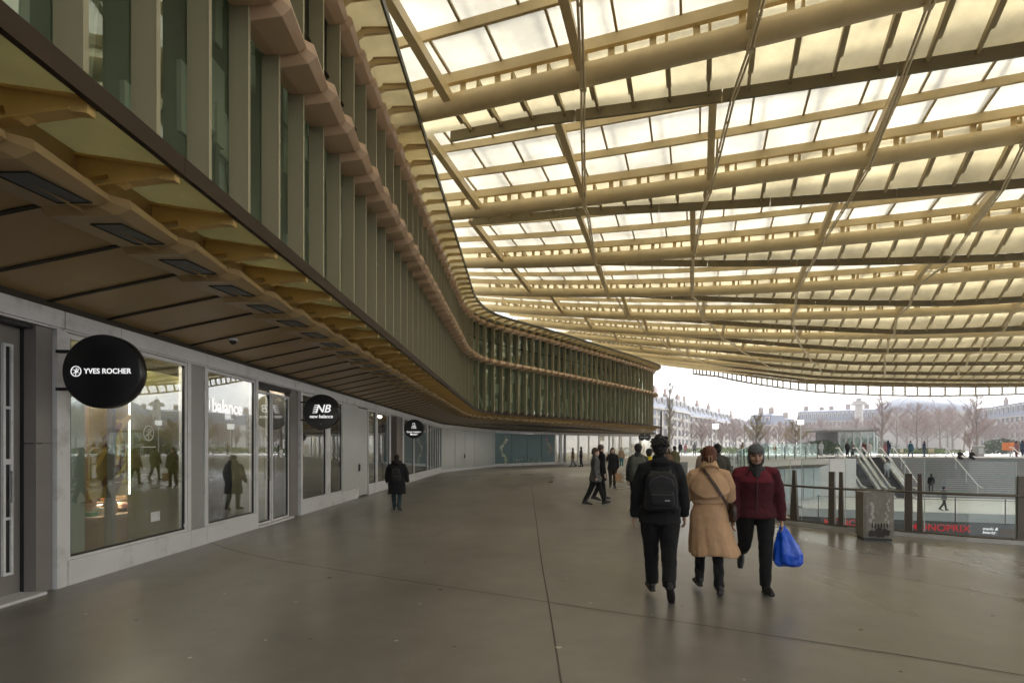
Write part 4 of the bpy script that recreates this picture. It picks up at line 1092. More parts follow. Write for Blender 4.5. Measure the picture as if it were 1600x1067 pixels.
escalator(16.3, 17.9, 'steel escalator beside the dark stone stairs')
# landing and its front band with balustrade
lb_, lf = b_bot+.1, 45.0
ld = MB(); ld.hexa([ab(7.5,lf,ZL-.35),ab(stair_r,lf,ZL-.35),ab(stair_r,lb_,ZL-.35),ab(7.5,lb_,ZL-.35),ab(7.5,lf,ZL-.01),ab(stair_r,lf,ZL-.01),ab(stair_r,lb_,ZL-.01),ab(7.5,lb_,ZL-.01)])
struct(ld.build('court_landing', m_court))
# solid fill under the stairs / behind the court
fl_ = MB(); fl_.add([ab(4.5,b_bot-2,ZL-.1),ab(13.7,b_bot-1.4,ZL-.1),ab(13.7,b_bot-1.4,ZP-.02),ab(4.5,b_bot-2,ZP-.02)], [(0,1,2,3)])
fl_.add([ab(13.7,b_bot-1.4,ZL-.1),ab(13.7,b_top+1.5,ZL-.1),ab(13.7,b_top+1.5,ZP-.02),ab(13.7,b_bot-1.4,ZP-.02)], [(0,1,2,3)])
fl_.add([ab(9,b_top+1.5,ZP-.7),ab(19,b_top+1.5,ZP-.7),ab(19,b_top+1.5,ZP-.01),ab(9,b_top+1.5,ZP-.01)], [(0,1,2,3)])
tag(fl_.build('court_end_wall', m_court, None, fix=False), 'pale wall behind the escalators under the plaza edge', 'wall')
bd = MB(); bd.hexa([ab(7,lf-.25,ZL-.6),ab(stair_r,lf-.25,ZL-.6),ab(stair_r,lf-.02,ZL-.6),ab(7,lf-.02,ZL-.6),ab(7,lf-.25,ZL-.02),ab(stair_r,lf-.25,ZL-.02),ab(stair_r,lf-.02,ZL-.02),ab(7,lf-.02,ZL-.02)])
struct(bd.build('landing_band', m_courtg))
lbx = thing('balustrade', 'straight glass balustrade on the lower landing in front of the grand stairs', 'balustrade', ab(15,lf,ZL))
for a in np.arange(8.4, 30, 2.75):
    p = MB(); p.bar(ab(a,lf-.28,ZL-.6), ab(a,lf-.28,ZL+1.0), .09,.05, up=E1); p.build('post', MATS['dark grey post'], lbx)
    g = MB(); g.hexa([ab(a+.12,lf-.28,ZL-.9),ab(a+2.63,lf-.28,ZL-.9),ab(a+2.63,lf-.265,ZL-.9),ab(a+.12,lf-.265,ZL-.9),ab(a+.12,lf-.28,ZL+.85),ab(a+2.63,lf-.28,ZL+.85),ab(a+2.63,lf-.265,ZL+.85),ab(a+.12,lf-.265,ZL+.85)]); g.build('glass_panel', m_clear, lbx)
g = MB(); g.tube([ab(8.2,lf-.28,ZL+.9), ab(33,lf-.28,ZL+.9)], .03, 8); g.build('handrail', m_grey, lbx)
# lower shop band with its lettering
ls = thing('lower_shopfront', 'dark lower level shop band with a red supermarket name below the landing', 'shopfront', ab(18,45.6,-6.9))
b_ = MB(); b_.hexa([ab(5,lf+.3,-5.2),ab(stair_r,lf+.3,-5.2),ab(stair_r,lf+.6,-5.2),ab(5,lf+.6,-5.2),ab(5,lf+.3,ZL-.61),ab(stair_r,lf+.3,ZL-.61),ab(stair_r,lf+.6,ZL-.61),ab(5,lf+.6,ZL-.61)]); b_.build('sign_band', mat('charcoal sign band', (.075,.078,.082), .4), ls)
for k in range(9):
    a = 6+k*3.2; b_ = MB(); b_.hexa([ab(a,lf+.5,-6.85),ab(a+3,lf+.5,-6.85),ab(a+3,lf+.56,-6.85),ab(a,lf+.56,-6.85),ab(a,lf+.5,-5.22),ab(a+3,lf+.5,-5.22),ab(a+3,lf+.56,-5.22),ab(a,lf+.56,-5.22)]); b_.build('window', mat('dark shop window', (.04,.045,.05), .1), ls)
def band_text(px, txt, size, m, py, serif=False, **k):
    p = ray_b(px, lf+.29); a = p.dot(E1); z = EYE+(HOR-py)*p.y/850
    return place_text('lettering', txt, size, m, ls, ab(a,lf+.29,z), E1, **k)
m_red = mat('red sign letters', (.62,.015,.02), .4, emit=(1,.02,.03), estr=.12)
band_text(1468, 'MONOPRIX', .66, m_red, 824.5, extrude=.03, bold=.006, spacing=1.02)
band_text(1330, 'MONOPRIX', .66, m_red, 817, extrude=.03, bold=.006, spacing=1.02)
band_text(1547, 'made &', .27, m_letter, 826, extrude=.01, shear=.3)
band_text(1545, 'beauty', .27, m_letter, 831.5, extrude=.01, shear=.3)
b_ = MB(); p = ray_b(1577, lf+.28); b_.box(V((p.x,p.y,EYE+(HOR-831)*p.y/850)), (1.0,.04,.42), rz=math.atan2(E1.y,E1.x)); b_.build('side_sign', mat('brown sign', (.10,.055,.03), .5), ls)
# ------- litter bin in front of the balustrade
P = onground(1373,845); bn = thing('litter_bin', 'square brown metal litter bin with peeling stickers in front of the glass balustrade', 'litter bin', P, rz=-.30)
m_bin = mat('brown bin metal', (.19,.17,.135), .45, metal=.2, var=.2, dirt=(.34,.32,.28), dirtscale=7)
b_ = MB(); b_.box((0,.24,.44), (.47,.46,.78)); bm_ = b_.mesh('casing', m_bin); local('casing', bm_, bn)
b_ = MB(); b_.box((0,.24,.025), (.43,.42,.05)); local('plinth', b_.mesh('plinth', m_black), bn)
b_ = MB()
for dx in (-.225,.225): b_.box((dx,.24,.845), (.03,.48,.03))
for dy in (.015,.465): b_.box((0,dy,.845), (.42,.03,.03))
b_.box((0,.24,.832), (.20,.2,.004), 1); local('lid', b_.mesh('lid', [m_bin, m_black]), bn)
b_ = MB(); b_.box((0,.003,.42), (.41,.012,.68)); b_.box((-.17,-.005,.45), (.02,.012,.05)); o = local('door', b_.mesh('door', m_bin), bn)
rn = random.Random(11); b_ = MB()
def blob(cx, cz, w, h, m, d):
    n = 14; P = [(cx+w*math.cos(2*math.pi*k/n)*rn.uniform(.6,1.1), -.0055-d, cz+h*math.sin(2*math.pi*k/n)*rn.uniform(.6,1.1)) for k in range(n)]; b_.add(P, [tuple(range(n))], m)
for k in range(7): blob(-.11+rn.uniform(-.03,.03), .66-k*.06, .03, .045, 0, k*.0003)
for k in range(8): blob(.13+rn.uniform(-.03,.03), .72-k*.055, .02, .03, 0, k*.0003)
for k in range(16): blob(rn.uniform(-.13,.14), rn.uniform(.10,.20), .05, .05, 1, .003+k*.0003)
for k in range(6): blob(-.1+k*.045, .26+.03*rn.random(), .014, .06, 1, .009+k*.0003)
local('sticker_residue', b_.mesh('sticker_residue', [mat('peeled paper', (.40,.38,.34), .8), mat('dark grime', (.03,.022,.016), .7)]), o)
# ------------------------------------------------------------------ people
def ell(c, X_, Y_, rx, ry, n=16):
    return [c + X_*(rx*math.cos(2*math.pi*k/n)) + Y_*(ry*math.sin(2*math.pi*k/n)) for k in range(n)]
def chain(mb, pts, radii, side, n=14):
    """loft along pts; radii (rx across, ry fore-aft) ; side = reference axis for rx"""
    rings = []; k = len(pts)
    for i, p in enumerate(pts):
        t = (pts[min(i+1,k-1)]-pts[max(i-1,0)]).normalized(); x = (side - t*side.dot(t)).normalized(); y = t.cross(x)
        r = radii[i]; r = r if isinstance(r, tuple) else (r,r); rings.append(ell(p, x, y, r[0], r[1], n))
    mb.loft(rings)
def blob_(mb, c, r, n=12, R=None):
    rings = []
    for k in range(1,8):
        a = math.pi*k/8; z = -math.cos(a); w = math.sin(a)
        ring = [V((w*r[0]*math.cos(2*math.pi*j/n), w*r[1]*math.sin(2*math.pi*j/n), z*r[2])) for j in range(n)]
        rings.append([c+(R@p if R else p) for p in ring])
    mb.loft(rings)
TEXC = {}
def fuse(mb, name, m, parent, vox, smooth=3, disp=0, dscale=.12):
    """one continuous skin out of overlapping shapes"""
    me = mb.mesh(name, m); o = bpy.data.objects.new(name, me); C.objects.link(o)
    r = o.modifiers.new('r','REMESH'); r.mode = 'VOXEL'; r.voxel_size = vox; r.use_smooth_shade = True
    if smooth: q = o.modifiers.new('s','SMOOTH'); q.iterations = smooth; q.factor = .5
    if disp:
        if dscale not in TEXC: t = bpy.data.textures.new('folds','CLOUDS'); t.noise_scale = dscale; t.noise_depth = 2; TEXC[dscale] = t
        d = o.modifiers.new('d','DISPLACE'); d.texture = TEXC[dscale]; d.strength = disp; d.mid_level = .5; d.texture_coords = 'LOCAL'
    dg = bpy.context.evaluated_depsgraph_get(); e = bpy.data.meshes.new_from_object(o.evaluated_get(dg))
    bpy.data.objects.remove(o); e.name = name; e.materials.clear(); e.materials.append(m)
    e.polygons.foreach_set('use_smooth', [True]*len(e.polygons))
    return local(name, e, parent)
def cloth(name, col, rough=.85): return mat(name, col, rough, var=.12, vscale=6, bump=.25, bscale=90, spec=.25, sheen=.03)
m_skin = mat('skin', (.42,.25,.17), .5, var=.08, vscale=8)
m_skinp = mat('pale skin', (.50,.32,.24), .5, var=.08, vscale=8)
m_hairb = mat('black hair', (.012,.010,.009), .55, var=.3, vscale=30, bump=.8, bscale=60, spec=.3)
m_hairr = mat('auburn hair', (.11,.035,.015), .5, var=.35, vscale=25, bump=.8, bscale=60, spec=.35)
m_hairn = mat('brown hair', (.06,.035,.02), .55, var=.3, vscale=25, bump=.8, bscale=60, spec=.3)
m_shoe = mat('black shoe leather', (.014,.013,.013), .45, spec=.35)
m_sole = mat('dark rubber sole', (.05,.045,.04), .8)
def figure(label, pos, heading, H=1.75, legs=((18,8,0),(-14,22,-25)), arms=((6,8,15),(6,-6,15)), lean=0, top=None, topm=None, hem=.86, flare=0, legm=None, legr=1.0,
           hair='short', hairm=None, skin=None, vox=.014, fine=False, boots=0, group=None, headturn=0, headpitch=0, build=1.0, sit=False, inw=1.0, drop=0, cat='person', feet0=0, collar=True, shoem=None, sleevem=None, fold=0):
    """legs/arms: (left, right); a leg is (hip forward, knee bend, foot pitch), an arm (out from the side, forward, elbow bend) in degrees. Front is +y before heading (0 = away from the camera)."""
    t = thing('person', label, cat, pos, rz=heading, group=group); k = H/1.75
    S = V((1,0,0)); Fw = V((0,1,0)); U = V((0,0,1))
    hipz = .93*k; J = {}
    for sd, sg in (('L',-1),('R',1)):
        h, kn, fp = legs[0 if sg < 0 else 1]
        hip = V((sg*.095*k*build, 0, hipz)); a = rad(h); b = rad(h-kn)
        knee = hip+V((-sg*.03*inw, math.sin(a), -math.cos(a)))*(.435*k); ank = knee+V((-sg*.05*inw, math.sin(b), -math.cos(b)))*(.415*k)
        f = rad(fp); toe = ank+V((sg*.035*k, math.cos(f)*.17*k, math.sin(f)*.17*k)) + V((0,-math.sin(f)*.05*k,-math.cos(f)*.055*k)); heel = ank+V((0,-math.cos(f)*.055*k, -math.sin(f)*.055*k))+V((0,-math.sin(f)*-.05*k,-math.cos(f)*.055*k))
        J[sd] = (hip, knee, ank, toe, heel)
    low = min(min(J[s_][3].z, J[s_][4].z) for s_ in 'LR')-.028*k
    dz = (feet0-low) if not sit else feet0
    for s_ in 'LR': J[s_] = tuple(p+V((0,0,dz)) for p in J[s_])
    hz = hipz+dz; ln = rad(lean); up = V((0, math.sin(ln), math.cos(ln))); fw = V((0, math.cos(ln), -math.sin(ln)))
    P0 = V((0,0,hz)); tp = lambda z: P0+up*((z-.93)*k)      # point on the spine at standing height z
    sh = {}
    for i, (sd, sg) in enumerate((('L',-1),('R',1))):
        ab_, fo, el = arms[i]
        s_ = tp(1.405)+S*(sg*.178*k*build); 
        d = (S*(sg*math.sin(rad(ab_)))+(fw*math.sin(rad(fo))-up*math.cos(rad(fo)))*math.cos(rad(ab_))).normalized()
        e_ = s_+d*(.29*k); d2 = (S*(sg*math.sin(rad(ab_*.5))*.7)+(fw*math.sin(rad(fo+el))-up*math.cos(rad(fo+el)))).normalized()
        w_ = e_+d2*(.255*k); sh[sd] = (s_, e_, w_, d2, sg)
    bld = build
    # ---- skin
    b = MB(); ht, hp = rad(headturn), rad(headpitch)
    Rh = Matrix.Rotation(ht,3,'Z') @ Matrix.Rotation(hp,3,'X')
    hb = tp(1.515)+fw*.012*k
    def hp_(x,y,z): return hb+Rh@(V((x,y,z))*k)
    HR = [(-.012,.030,.030,.055),(.004,.044,.050,.038),(.03,.055,.072,.018),(.06,.064,.086,.006),(.09,.071,.094,.0),(.12,.075,.098,-.004),(.15,.076,.099,-.007),(.18,.071,.092,-.010),(.205,.058,.074,-.011),(.222,.036,.046,-.012),(.230,.012,.015,-.012)]
    n = 18; hx = Rh@S; hy = Rh@Fw
    b.loft([ell(hp_(0,yo,z), hx, hy, rx*k, ry*k, n) for z, rx, ry, yo in HR])
    chain(b, [tp(1.42), tp(1.48)+fw*.0, hp_(0,-.012,.02), hp_(0,-.015,.08)], [.075*k,.056*k,.054*k,.06*k], S)
    if vox < .02:
        chain(b, [hp_(0,.088,.115), hp_(0,.104,.085), hp_(0,.112,.072), hp_(0,.095,.060)], [.010*k,.013*k,.017*k,.012*k], S, 8)
        for sg in (-1,1): blob_(b, hp_(sg*.078,-.008,.095), (.010*k,.024*k,.034*k), 8); 
        blob_(b, hp_(0,.082,.132), (.048*k,.02*k,.012*k), 10)
        blob_(b, hp_(0,.088,.040), (.024*k,.016*k,.010*k), 8); blob_(b, hp_(0,.075,.008), (.024*k,.022*k,.016*k), 8)
        for sg in (-1,1): blob_(b, hp_(sg*.042,.068,.075), (.022*k,.022*k,.022*k), 8)
    # slim torso and limbs carry the clothes
    chain(b, [tp(.90), tp(1.0), tp(1.15), tp(1.32), tp(1.42), tp(1.47)], [(.14*k,.09*k),(.13*k,.09*k),(.12*k,.08*k),(.14*k,.09*k),(.13*k,.07*k),(.05*k,.05*k)], S)
    for sd in 'LR':
        hip, knee, ank, toe, heel = J[sd]; chain(b, [hip, knee, ank], [.065*k,.045*k,.035*k], S, 10)
        s_, e_, w_, d2, sg = sh[sd]; chain(b, [tp(1.42)+S*(sg*.08*k), s_, e_, w_], [.05*k,.045*k,.036*k,.027*k], fw, 10)
        # hand: palm, four fingers, thumb
        hd = d2; inn = S*(-sg); inn = (inn-hd*inn.dot(hd)).normalized(); wide = hd.cross(inn)      # palm faces the thigh
        if wide.dot(fw) < 0: wide = -wide
        chain(b, [w_, w_+hd*.03*k, w_+hd*.085*k, w_+hd*.098*k], [(.026*k,.020*k),(.036*k,.016*k),(.042*k,.015*k),(.034*k,.010*k)], wide, 10)
        if vox < .02:
            for q, (off_, ln_) in enumerate(((.031,.072),(.0105,.080),(-.0105,.074),(-.030,.058))):
                c = w_+hd*.090*k+wide*(off_*k); c1 = c+(hd*.95+inn*.25).normalized()*(ln_*.45*k); c2 = c1+(hd*.7+inn*.7).normalized()*(ln_*.32*k); c3 = c2+(hd*.3+inn*.95).normalized()*(ln_*.25*k)
                chain(b, [c-hd*.02*k, c, c1, c2, c3], [.009*k,.0095*k,.009*k,.008*k,.006*k], wide, 8)
            c = w_+hd*.03*k+wide*.026*k; c1 = c+(hd*.75+wide*.6+inn*.25).normalized()*.042*k; c2 = c1+(hd*.95+wide*.15+inn*.3).normalized()*.032*k
            chain(b, [c-hd*.015*k-wide*.012*k, c, c1, c2], [.012*k,.012*k,.010*k,.008*k], inn, 8)
        else: blob_(b, w_+hd*.13*k, (.03*k,.03*k,.05*k), 8)
    body = fuse(b, 'body', skin or m_skin, t, min(vox, .0065 if fine else vox), 2)
    # ---- legs
    b = MB(); hm = hem
    for sd in 'LR':
        hip, knee, ank, toe, heel = J[sd]; q = legr; bt = boots
        aa = ank.lerp(knee, .05); mid = hip.lerp(knee,.5)
        chain(b, [hip+V((0,0,.06*k)), hip-V((0,0,.03*k)), mid, knee.lerp(hip,.08), knee.lerp(ank,.15), knee.lerp(ank,.55), aa+V((0,0,.02)), aa-V((0,0,.012))], [(.098*k*q,.115*k*q),(.098*k*q,.112*k*q),(.086*k*q,.095*k*q),(.070*k*q,.075*k*q),(.068*k*q,.074*k*q),(.060*k*q,.066*k*q),(.056*k*q,.062*k*q),(.056*k*q,.062*k*q)], S)
    if drop: chain(b, [P0+V((0,0,-drop)), P0+V((0,0,-drop*.5)), P0+V((0,0,.02*k))], [(.150*k*bld,.10*k*bld),(.172*k*bld,.118*k*bld),(.178*k*bld,.125*k*bld)], S)
    chain(b, [P0+V((0,0,-.05*k)), P0+V((0,0,.02*k)), tp(1.02), tp(1.06)], [(.155*k*bld,.115*k*bld),(.178*k*bld,.125*k*bld),(.165*k*bld,.115*k*bld),(.155*k*bld,.11*k*bld)], S)
    tr = fuse(b, 'trousers', legm, t, vox, 3, .022 if vox < .02 else 0, .10)
    # ---- shoes
    for sd in 'LR':
        hip, knee, ank, toe, heel = J[sd]; b = MB(); fd = (toe-heel); fl = fd.length; fd.normalize(); upv = S.cross(fd); upv = upv if upv.z > 0 or abs(fd.z) > .8 else -upv
        if upv.dot(ank-heel) < 0: upv = -upv
        cs = [heel-fd*.022*k+upv*.03*k, heel+upv*.036*k, heel+fd*fl*.30+upv*.040*k, heel+fd*fl*.62+upv*.026*k, heel+fd*fl*.9+upv*.012*k, heel+fd*(fl+.045*k)+upv*.0*k, heel+fd*(fl+.06*k)-upv*.004*k]
        chain(b, cs, [(.024*k,.03*k),(.036*k,.058*k),(.038*k,.062*k),(.045*k,.046*k),(.046*k,.034*k),(.032*k,.024*k),(.012*k,.012*k)], S, 12)
        if boots: chain(b, [ank+V((0,0,-.02)), ank.lerp(knee,.3), ank.lerp(knee,boots)], [(.052*k,.058*k),(.056*k,.062*k),(.064*k,.068*k)], S, 12)
        else: chain(b, [ank-(knee-ank).normalized()*.02, ank.lerp(knee,.06)], [.045*k,.046*k], S, 10)
        # sole slab
        so_ = [heel-fd*.03*k-upv*.008*k, heel+fd*fl*.5-upv*.008*k, heel+fd*(fl+.055*k)-upv*.012*k]
        chain(b, so_, [(.036*k,.018*k),(.044*k,.016*k),(.034*k,.014*k)], S, 10)
        fuse(b, 'shoe', shoem or m_shoe, t, min(vox,.011), 2)
    # ---- coat or jacket
    b = MB(); z1 = hem; zs = []; 
    prof_ = [(1.00,.194,.142),(1.10,.168,.122),(1.20,.176,.128),(1.32,.190,.132),(1.39,.172,.118),(1.44,.120,.094),(1.48,.082,.078)]
    pts, rr = [], []
    hips = [(z, w, d) for z, w, d in ((.40,.235,.20),(.55,.225,.19),(.70,.21,.17),(.86,.198,.15)) if z > z1+.03]
    wz = lambda z: 1+flare*max(0,(.95-z))
    if z1 < 1.0:
        pts.append(tp(z1)); rr.append((.218*k*bld*wz(z1), .17*k*bld*wz(z1)))
        for z, w, d in hips: pts.append(tp(z)); rr.append((.21*k*bld*wz(z), .163*k*bld*wz(z)))
    for z, w, d in prof_:
        if z < z1: continue
        pts.append(tp(z)); rr.append((w*k*bld, d*k*bld))
    chain(b, pts, rr, S, 24)
    for i, sd in enumerate('LR'):
        s_, e_, w_, d2, sg = sh[sd]
        chain(b, [tp(1.435)+S*(sg*.075*k), s_+S*(-sg*.020*k)-up*.004*k, s_.lerp(e_,.5), e_.lerp(s_,.06), e_.lerp(w_,.3), e_.lerp(w_,.8), w_+d2*.015*k], [(.045*k*bld,.062*k),(.066*k*bld,.074*k*bld),(.066*k*bld,.069*k*bld),(.059*k*bld,.061*k*bld),(.058*k*bld,.060*k*bld),(.050*k*bld,.051*k*bld),(.048*k*bld,.048*k*bld)], fw, 14)
    if collar: chain(b, [tp(1.45)-fw*.004, tp(1.50)-fw*.004*k, tp(1.545)-fw*.004*k], [(.098*k,.088*k),(.074*k,.078*k),(.076*k,.082*k)], S, 16)
    jk = fuse(b, top or 'jacket', topm, t, vox, 3, (fold or .03) if vox < .02 else 0, .13)
    # ---- hair
    if hair:
        hm_ = hairm or m_hairb; b = MB()
        blob_(b, hp_(0,-.018,.150), (.090*k,.108*k,.100*k), 16)
        blob_(b, hp_(0,-.055,.105), (.080*k,.070*k,.085*k), 16)
        if hair == 'messy':
            rn = random.Random(5)
            for q in range(70):
                a = rn.uniform(0,6.28); e = rn.uniform(-.1,1.5); d = V((math.cos(a)*math.cos(e), math.sin(a)*math.cos(e), math.sin(e)))
                if d.y > .35 and e < .6: continue
                c = hp_(0,-.02,.145)+V((d.x*.088,d.y*.104,d.z*.096))*k; d2_ = (d+V((rn.uniform(-.6,.6),rn.uniform(-.6,.6),rn.uniform(-.5,.5)))).normalized()
                chain(b, [c-d*.02, c+d*.006, c+d*.010+d2_*.022*k], [.020*k,.016*k,.004*k], S if abs(d.x) < .8 else Fw, 6)
        if hair == 'bun':
            blob_(b, hp_(0,-.118,.085), (.050*k,.045*k,.050*k), 12); blob_(b, hp_(0,-.09,.03), (.055*k,.035*k,.045*k), 12)
            for sg in (-1,1): blob_(b, hp_(sg*.068,-.01,.09), (.022*k,.05*k,.07*k), 10)
        if hair == 'long':
            for sg in (-1,0,1): chain(b, [hp_(sg*.062,-.055,.14), hp_(sg*.075,-.06,.03), hp_(sg*.08,-.05,-.08)], [.045*k,.045*k,.025*k], S, 10)
        if hair == 'tail': chain(b, [hp_(0,-.11,.12), hp_(0,-.15,.06), hp_(0,-.14,-.05)], [.03*k,.035*k,.015*k], S, 10)
        fuse(b, 'hair', hm_, t, min(vox,.009), 1 if hair == 'messy' else 2, .018 if vox < .02 else 0, .03)
    return dict(t=t, J=J, sh=sh, tp=tp, hp=hp_, k=k, fw=fw, up=up, S=S, body=body)

def world_of(fig, p):      # figure space -> world
    t = fig['t']; return V(t.location)+Matrix.Rotation(t.rotation_euler.z,3,'Z')@p
def attach(fig, mb, name, m, vox, **k):      # a clothing child
    return fuse(mb, name, m, fig['t'], vox, **k)

blk = cloth('black jacket cloth', (.008,.008,.009)); blkt = cloth('black trouser cloth', (.008,.008,.0085))
# 1 -- man with black backpack, walking away
p = onground(1032, 936); p.y = 5.98; p.x = (1031-800)/850*5.98
f1 = figure('young man in black with tousled black hair and a black backpack walking away', p, rad(-11), 1.74, inw=.8, drop=.17, legs=((13,6,2),(-9,26,-52)), arms=((13,-3,14),(13,6,12)), lean=1, topm=blk, hem=.80, legm=blkt, legr=1.26, hair='messy', skin=m_skinp, vox=.012, fine=True, build=1.06)
k = f1['k']; tp = f1['tp']; b = MB()
chain(b, [tp(1.40)-V((0,.06,0)), tp(1.475)-V((0,.075,0)), tp(1.505)-V((0,.06,0))], [(.10,.05),(.115,.055),(.085,.04)], f1['S'], 16); attach(f1, b, 'hood', blk, .011, smooth=3, disp=.03)
def rucksack(fig, label, m, w=.30, h=.46, d=.17, z=1.20, vox=.010, trim=None):
    tp = fig['tp']; c = tp(z)-V((0,.125+d*.5,0)); t = fig['t']
    bp = thing('backpack', label, 'backpack', world_of(fig, c), rz=t.rotation_euler.z)
    b = MB(); U = V((0,0,1)); ring = lambda zz, ww, dd, yo: [V((math.copysign(abs(math.cos(a))**.55,math.cos(a))*ww/2, yo+math.copysign(abs(math.sin(a))**.55,math.sin(a))*dd/2, zz)) for a in [2*math.pi*q/24 for q in range(24)]]
    b.loft([ring(-h/2, w*.86, d*.75, .0), ring(-h/2+.03, w, d, 0), ring(0, w*1.0, d*1.02, 0), ring(h/2-.12, w*.96, d*.95, 0), ring(h/2-.04, w*.82, d*.8, .015), ring(h/2, w*.5, d*.45, .03)])
    fuse(b, 'bag', m, bp, vox, 3, .015, .1)
    b = MB(); b.loft([ring(-h/2+.06, w*.74, d*.45, -d*.42), ring(-h/2+.10, w*.78, d*.5, -d*.42), ring(-.02, w*.74, d*.45, -d*.42), ring(.01, w*.66, d*.3, -d*.40)]); fuse(b, 'pocket', m, bp, vox, 3)
    b = MB(); b.tube([V((-w*.37,-d*.5,.06)), V((-w*.3,-d*.46,.13)), V((0,-d*.44,.165)), V((w*.3,-d*.46,.13)), V((w*.37,-d*.5,.06))], .004, 6); b.tube([V((-w*.34,-d*.68,-.03)), V((w*.34,-d*.68,-.03))], .004, 6); local('zip', b.mesh('zip', mat('dark zip', (.05,.05,.052), .4)), bp)
    if trim: b = MB(); b.box((w*.16,-d*.70,-.09), (.05,.006,.014)); local('logo_tag', b.mesh('logo_tag', trim), bp)
    b = MB()
    for sg in (-1,1):
        b.tube([V((sg*w*.26,d*.40,h*.40)), V((sg*w*.30,d*.50+.10,h/2+.045)), V((sg*w*.34,d*.5+.24,h*.25)), V((sg*w*.42,d*.5+.16,-h*.22)), V((sg*w*.44,d*.4,-h*.36))], [.018,.024,.024,.016,.012], 8)
    b.tube([V((-.04,d*.3,h/2-.01)), V((0,d*.3,h/2+.035)), V((.04,d*.3,h/2-.01))], .009, 6)
    local('strap', b.mesh('strap', m), bp); return bp
rucksack(f1, 'black backpack on the back of the young man in black', cloth('black nylon', (.010,.010,.011), .6), .34, .42, .16, 1.165, trim=mat('pale tag', (.3,.3,.3), .5))
# 2 -- woman in the trench coat
p = V(((1108-800)/850*6.2, 6.2, 0)); tan_ = mat('tan trench cotton', (.44,.275,.155), .8, var=.08, vscale=3, bump=.9, bscale=7, spec=.25, streak=(1,1,.5))
f2 = figure('woman with auburn hair bun in a tan trench coat and black boots walking away', p, rad(-14), 1.66, inw=.1, legs=((17,6,0),(-7,10,-10)), arms=((9,18,95),(9,16,100)), lean=2, top='under_dress', topm=blk, hem=1.05, legm=blkt, hair='bun', hairm=m_hairr, skin=m_skinp, vox=.012, fine=True, boots=.92)
tp = f2['tp']; k = f2['k']; S_ = V((1,0,0)); b = MB(); n = 36; rings = []
for z, rx, ry, sx in ((.46,.285,.225,.055),(.50,.285,.225,.05),(.60,.265,.21,.03),(.75,.24,.19,.012),(.90,.222,.17,.0),(1.0,.205,.152,0),(1.06,.186,.138,0),(1.09,.180,.134,0),(1.14,.190,.138,0),(1.25,.208,.15,0),(1.33,.205,.142,0),(1.39,.178,.122,0),(1.445,.125,.098,0),(1.50,.085,.08,0)):
    c = tp(z)+S_*sx; w = max(0,(.95-z))
    rings.append([c+V((rx*k*math.cos(a)*(1+.13*w*math.sin(5*a+1)+.10*w*math.sin(11*a)), ry*k*math.sin(a)*(1+.14*w*math.sin(5*a+1)+.10*w*math.sin(11*a+1)), .03*w*math.sin(3*a))) for a in [2*math.pi*q/n for q in range(n)]])
b.loft(rings)
for sd in 'LR':
    s_, e_, w_, d2, sg = f2['sh'][sd]
    chain(b, [tp(1.43)+S_*(sg*.08*k), s_-S_*(sg*.012), s_.lerp(e_,.5)+S_*sg*.012, e_+S_*sg*.01, e_.lerp(w_,.5), w_+d2*.01], [(.055,.07),(.075,.084),(.080,.086),(.074,.078),(.068,.07),(.064,.066)], f2['fw'], 16)
attach(f2, b, 'trench_coat', tan_, .0095, smooth=2, disp=.022, dscale=.16)
b = MB(); rings = []
for z, rx, ry in ((1.175,.232,.178),(1.20,.236,.180),(1.29,.228,.170),(1.36,.205,.148),(1.41,.165,.124),(1.45,.12,.10)):
    c = tp(z)-V((0,.008,0)); rings.append([c+V((rx*k*math.cos(a), ry*k*math.sin(a), (.035*math.cos(2*a) if z < 1.25 else 0)+(.012*math.sin(4*a) if z < 1.25 else 0))) for a in [math.pi+.10+(math.pi-.2)*q/20 for q in range(21)]] + [c+V((rx*.9*k*math.cos(a), ry*.9*k*math.sin(a), (.035*math.cos(2*a) if z < 1.25 else 0))) for a in [2*math.pi-.10-(math.pi-.2)*q/20 for q in range(21)]])
b.loft(rings); attach(f2, b, 'storm_flap', tan_, .009, smooth=1, disp=.02)
b = MB(); rings = []
for z, e in ((1.065,.006),(1.075,.011),(1.105,.011),(1.115,.006)): rings.append(ell(tp(z), S_, V((0,1,0)), (.184+e)*k, (.137+e)*k, 30))
b.loft(rings); bl_ = attach(f2, b, 'belt', tan_, .0085, smooth=1)
b = MB(); chain(b, [tp(1.44)-V((0,.01,0)), tp(1.50)-V((0,.02,0)), tp(1.535)-V((0,.022,0)), tp(1.47)-V((0,.055,0))], [(.12,.098),(.092,.088),(.088,.086),(.11,.105)], S_, 18); attach(f2, b, 'collar', tan_, .009, smooth=2)
b = MB()
for sx in (-.012,.012): b.tube([f2['hp'](sx,-.15,.125), f2['hp'](sx*1.6,-.172,.09), f2['hp'](sx,-.158,.05)], .006, 6)
local('hair_clip', b.mesh('hair_clip', mat('tan hair clip', (.42,.26,.13), .35)), f2['t'])
bagm = mat('dark brown leather', (.035,.018,.011), .45, spec=.4)
hb_ = thing('handbag', 'dark brown shoulder bag on a strap across the tan trench coat', 'bag', world_of(f2, tp(.98)+V((.25,.02,0))), rz=rad(-14))
b = MB(); c0 = tp(.98)+V((.25,.02,0))
pth = []
for w, (x, z, y) in enumerate(((-.085,1.47,-.02),(-.07,1.475,-.085),(-.02,1.40,-.150),(.06,1.28,-.186),(.13,1.16,-.172),(.19,1.06,-.10),(.225,1.0,-.04))): pth.append(tp(z)+V((x*k,y*k-.012,0))-c0)
for a_, b_2 in zip(pth, pth[1:]): b.bar(a_, b_2, .030, .008, up=V((.3,-1,.2)))
local('strap', b.mesh('strap', bagm), hb_)
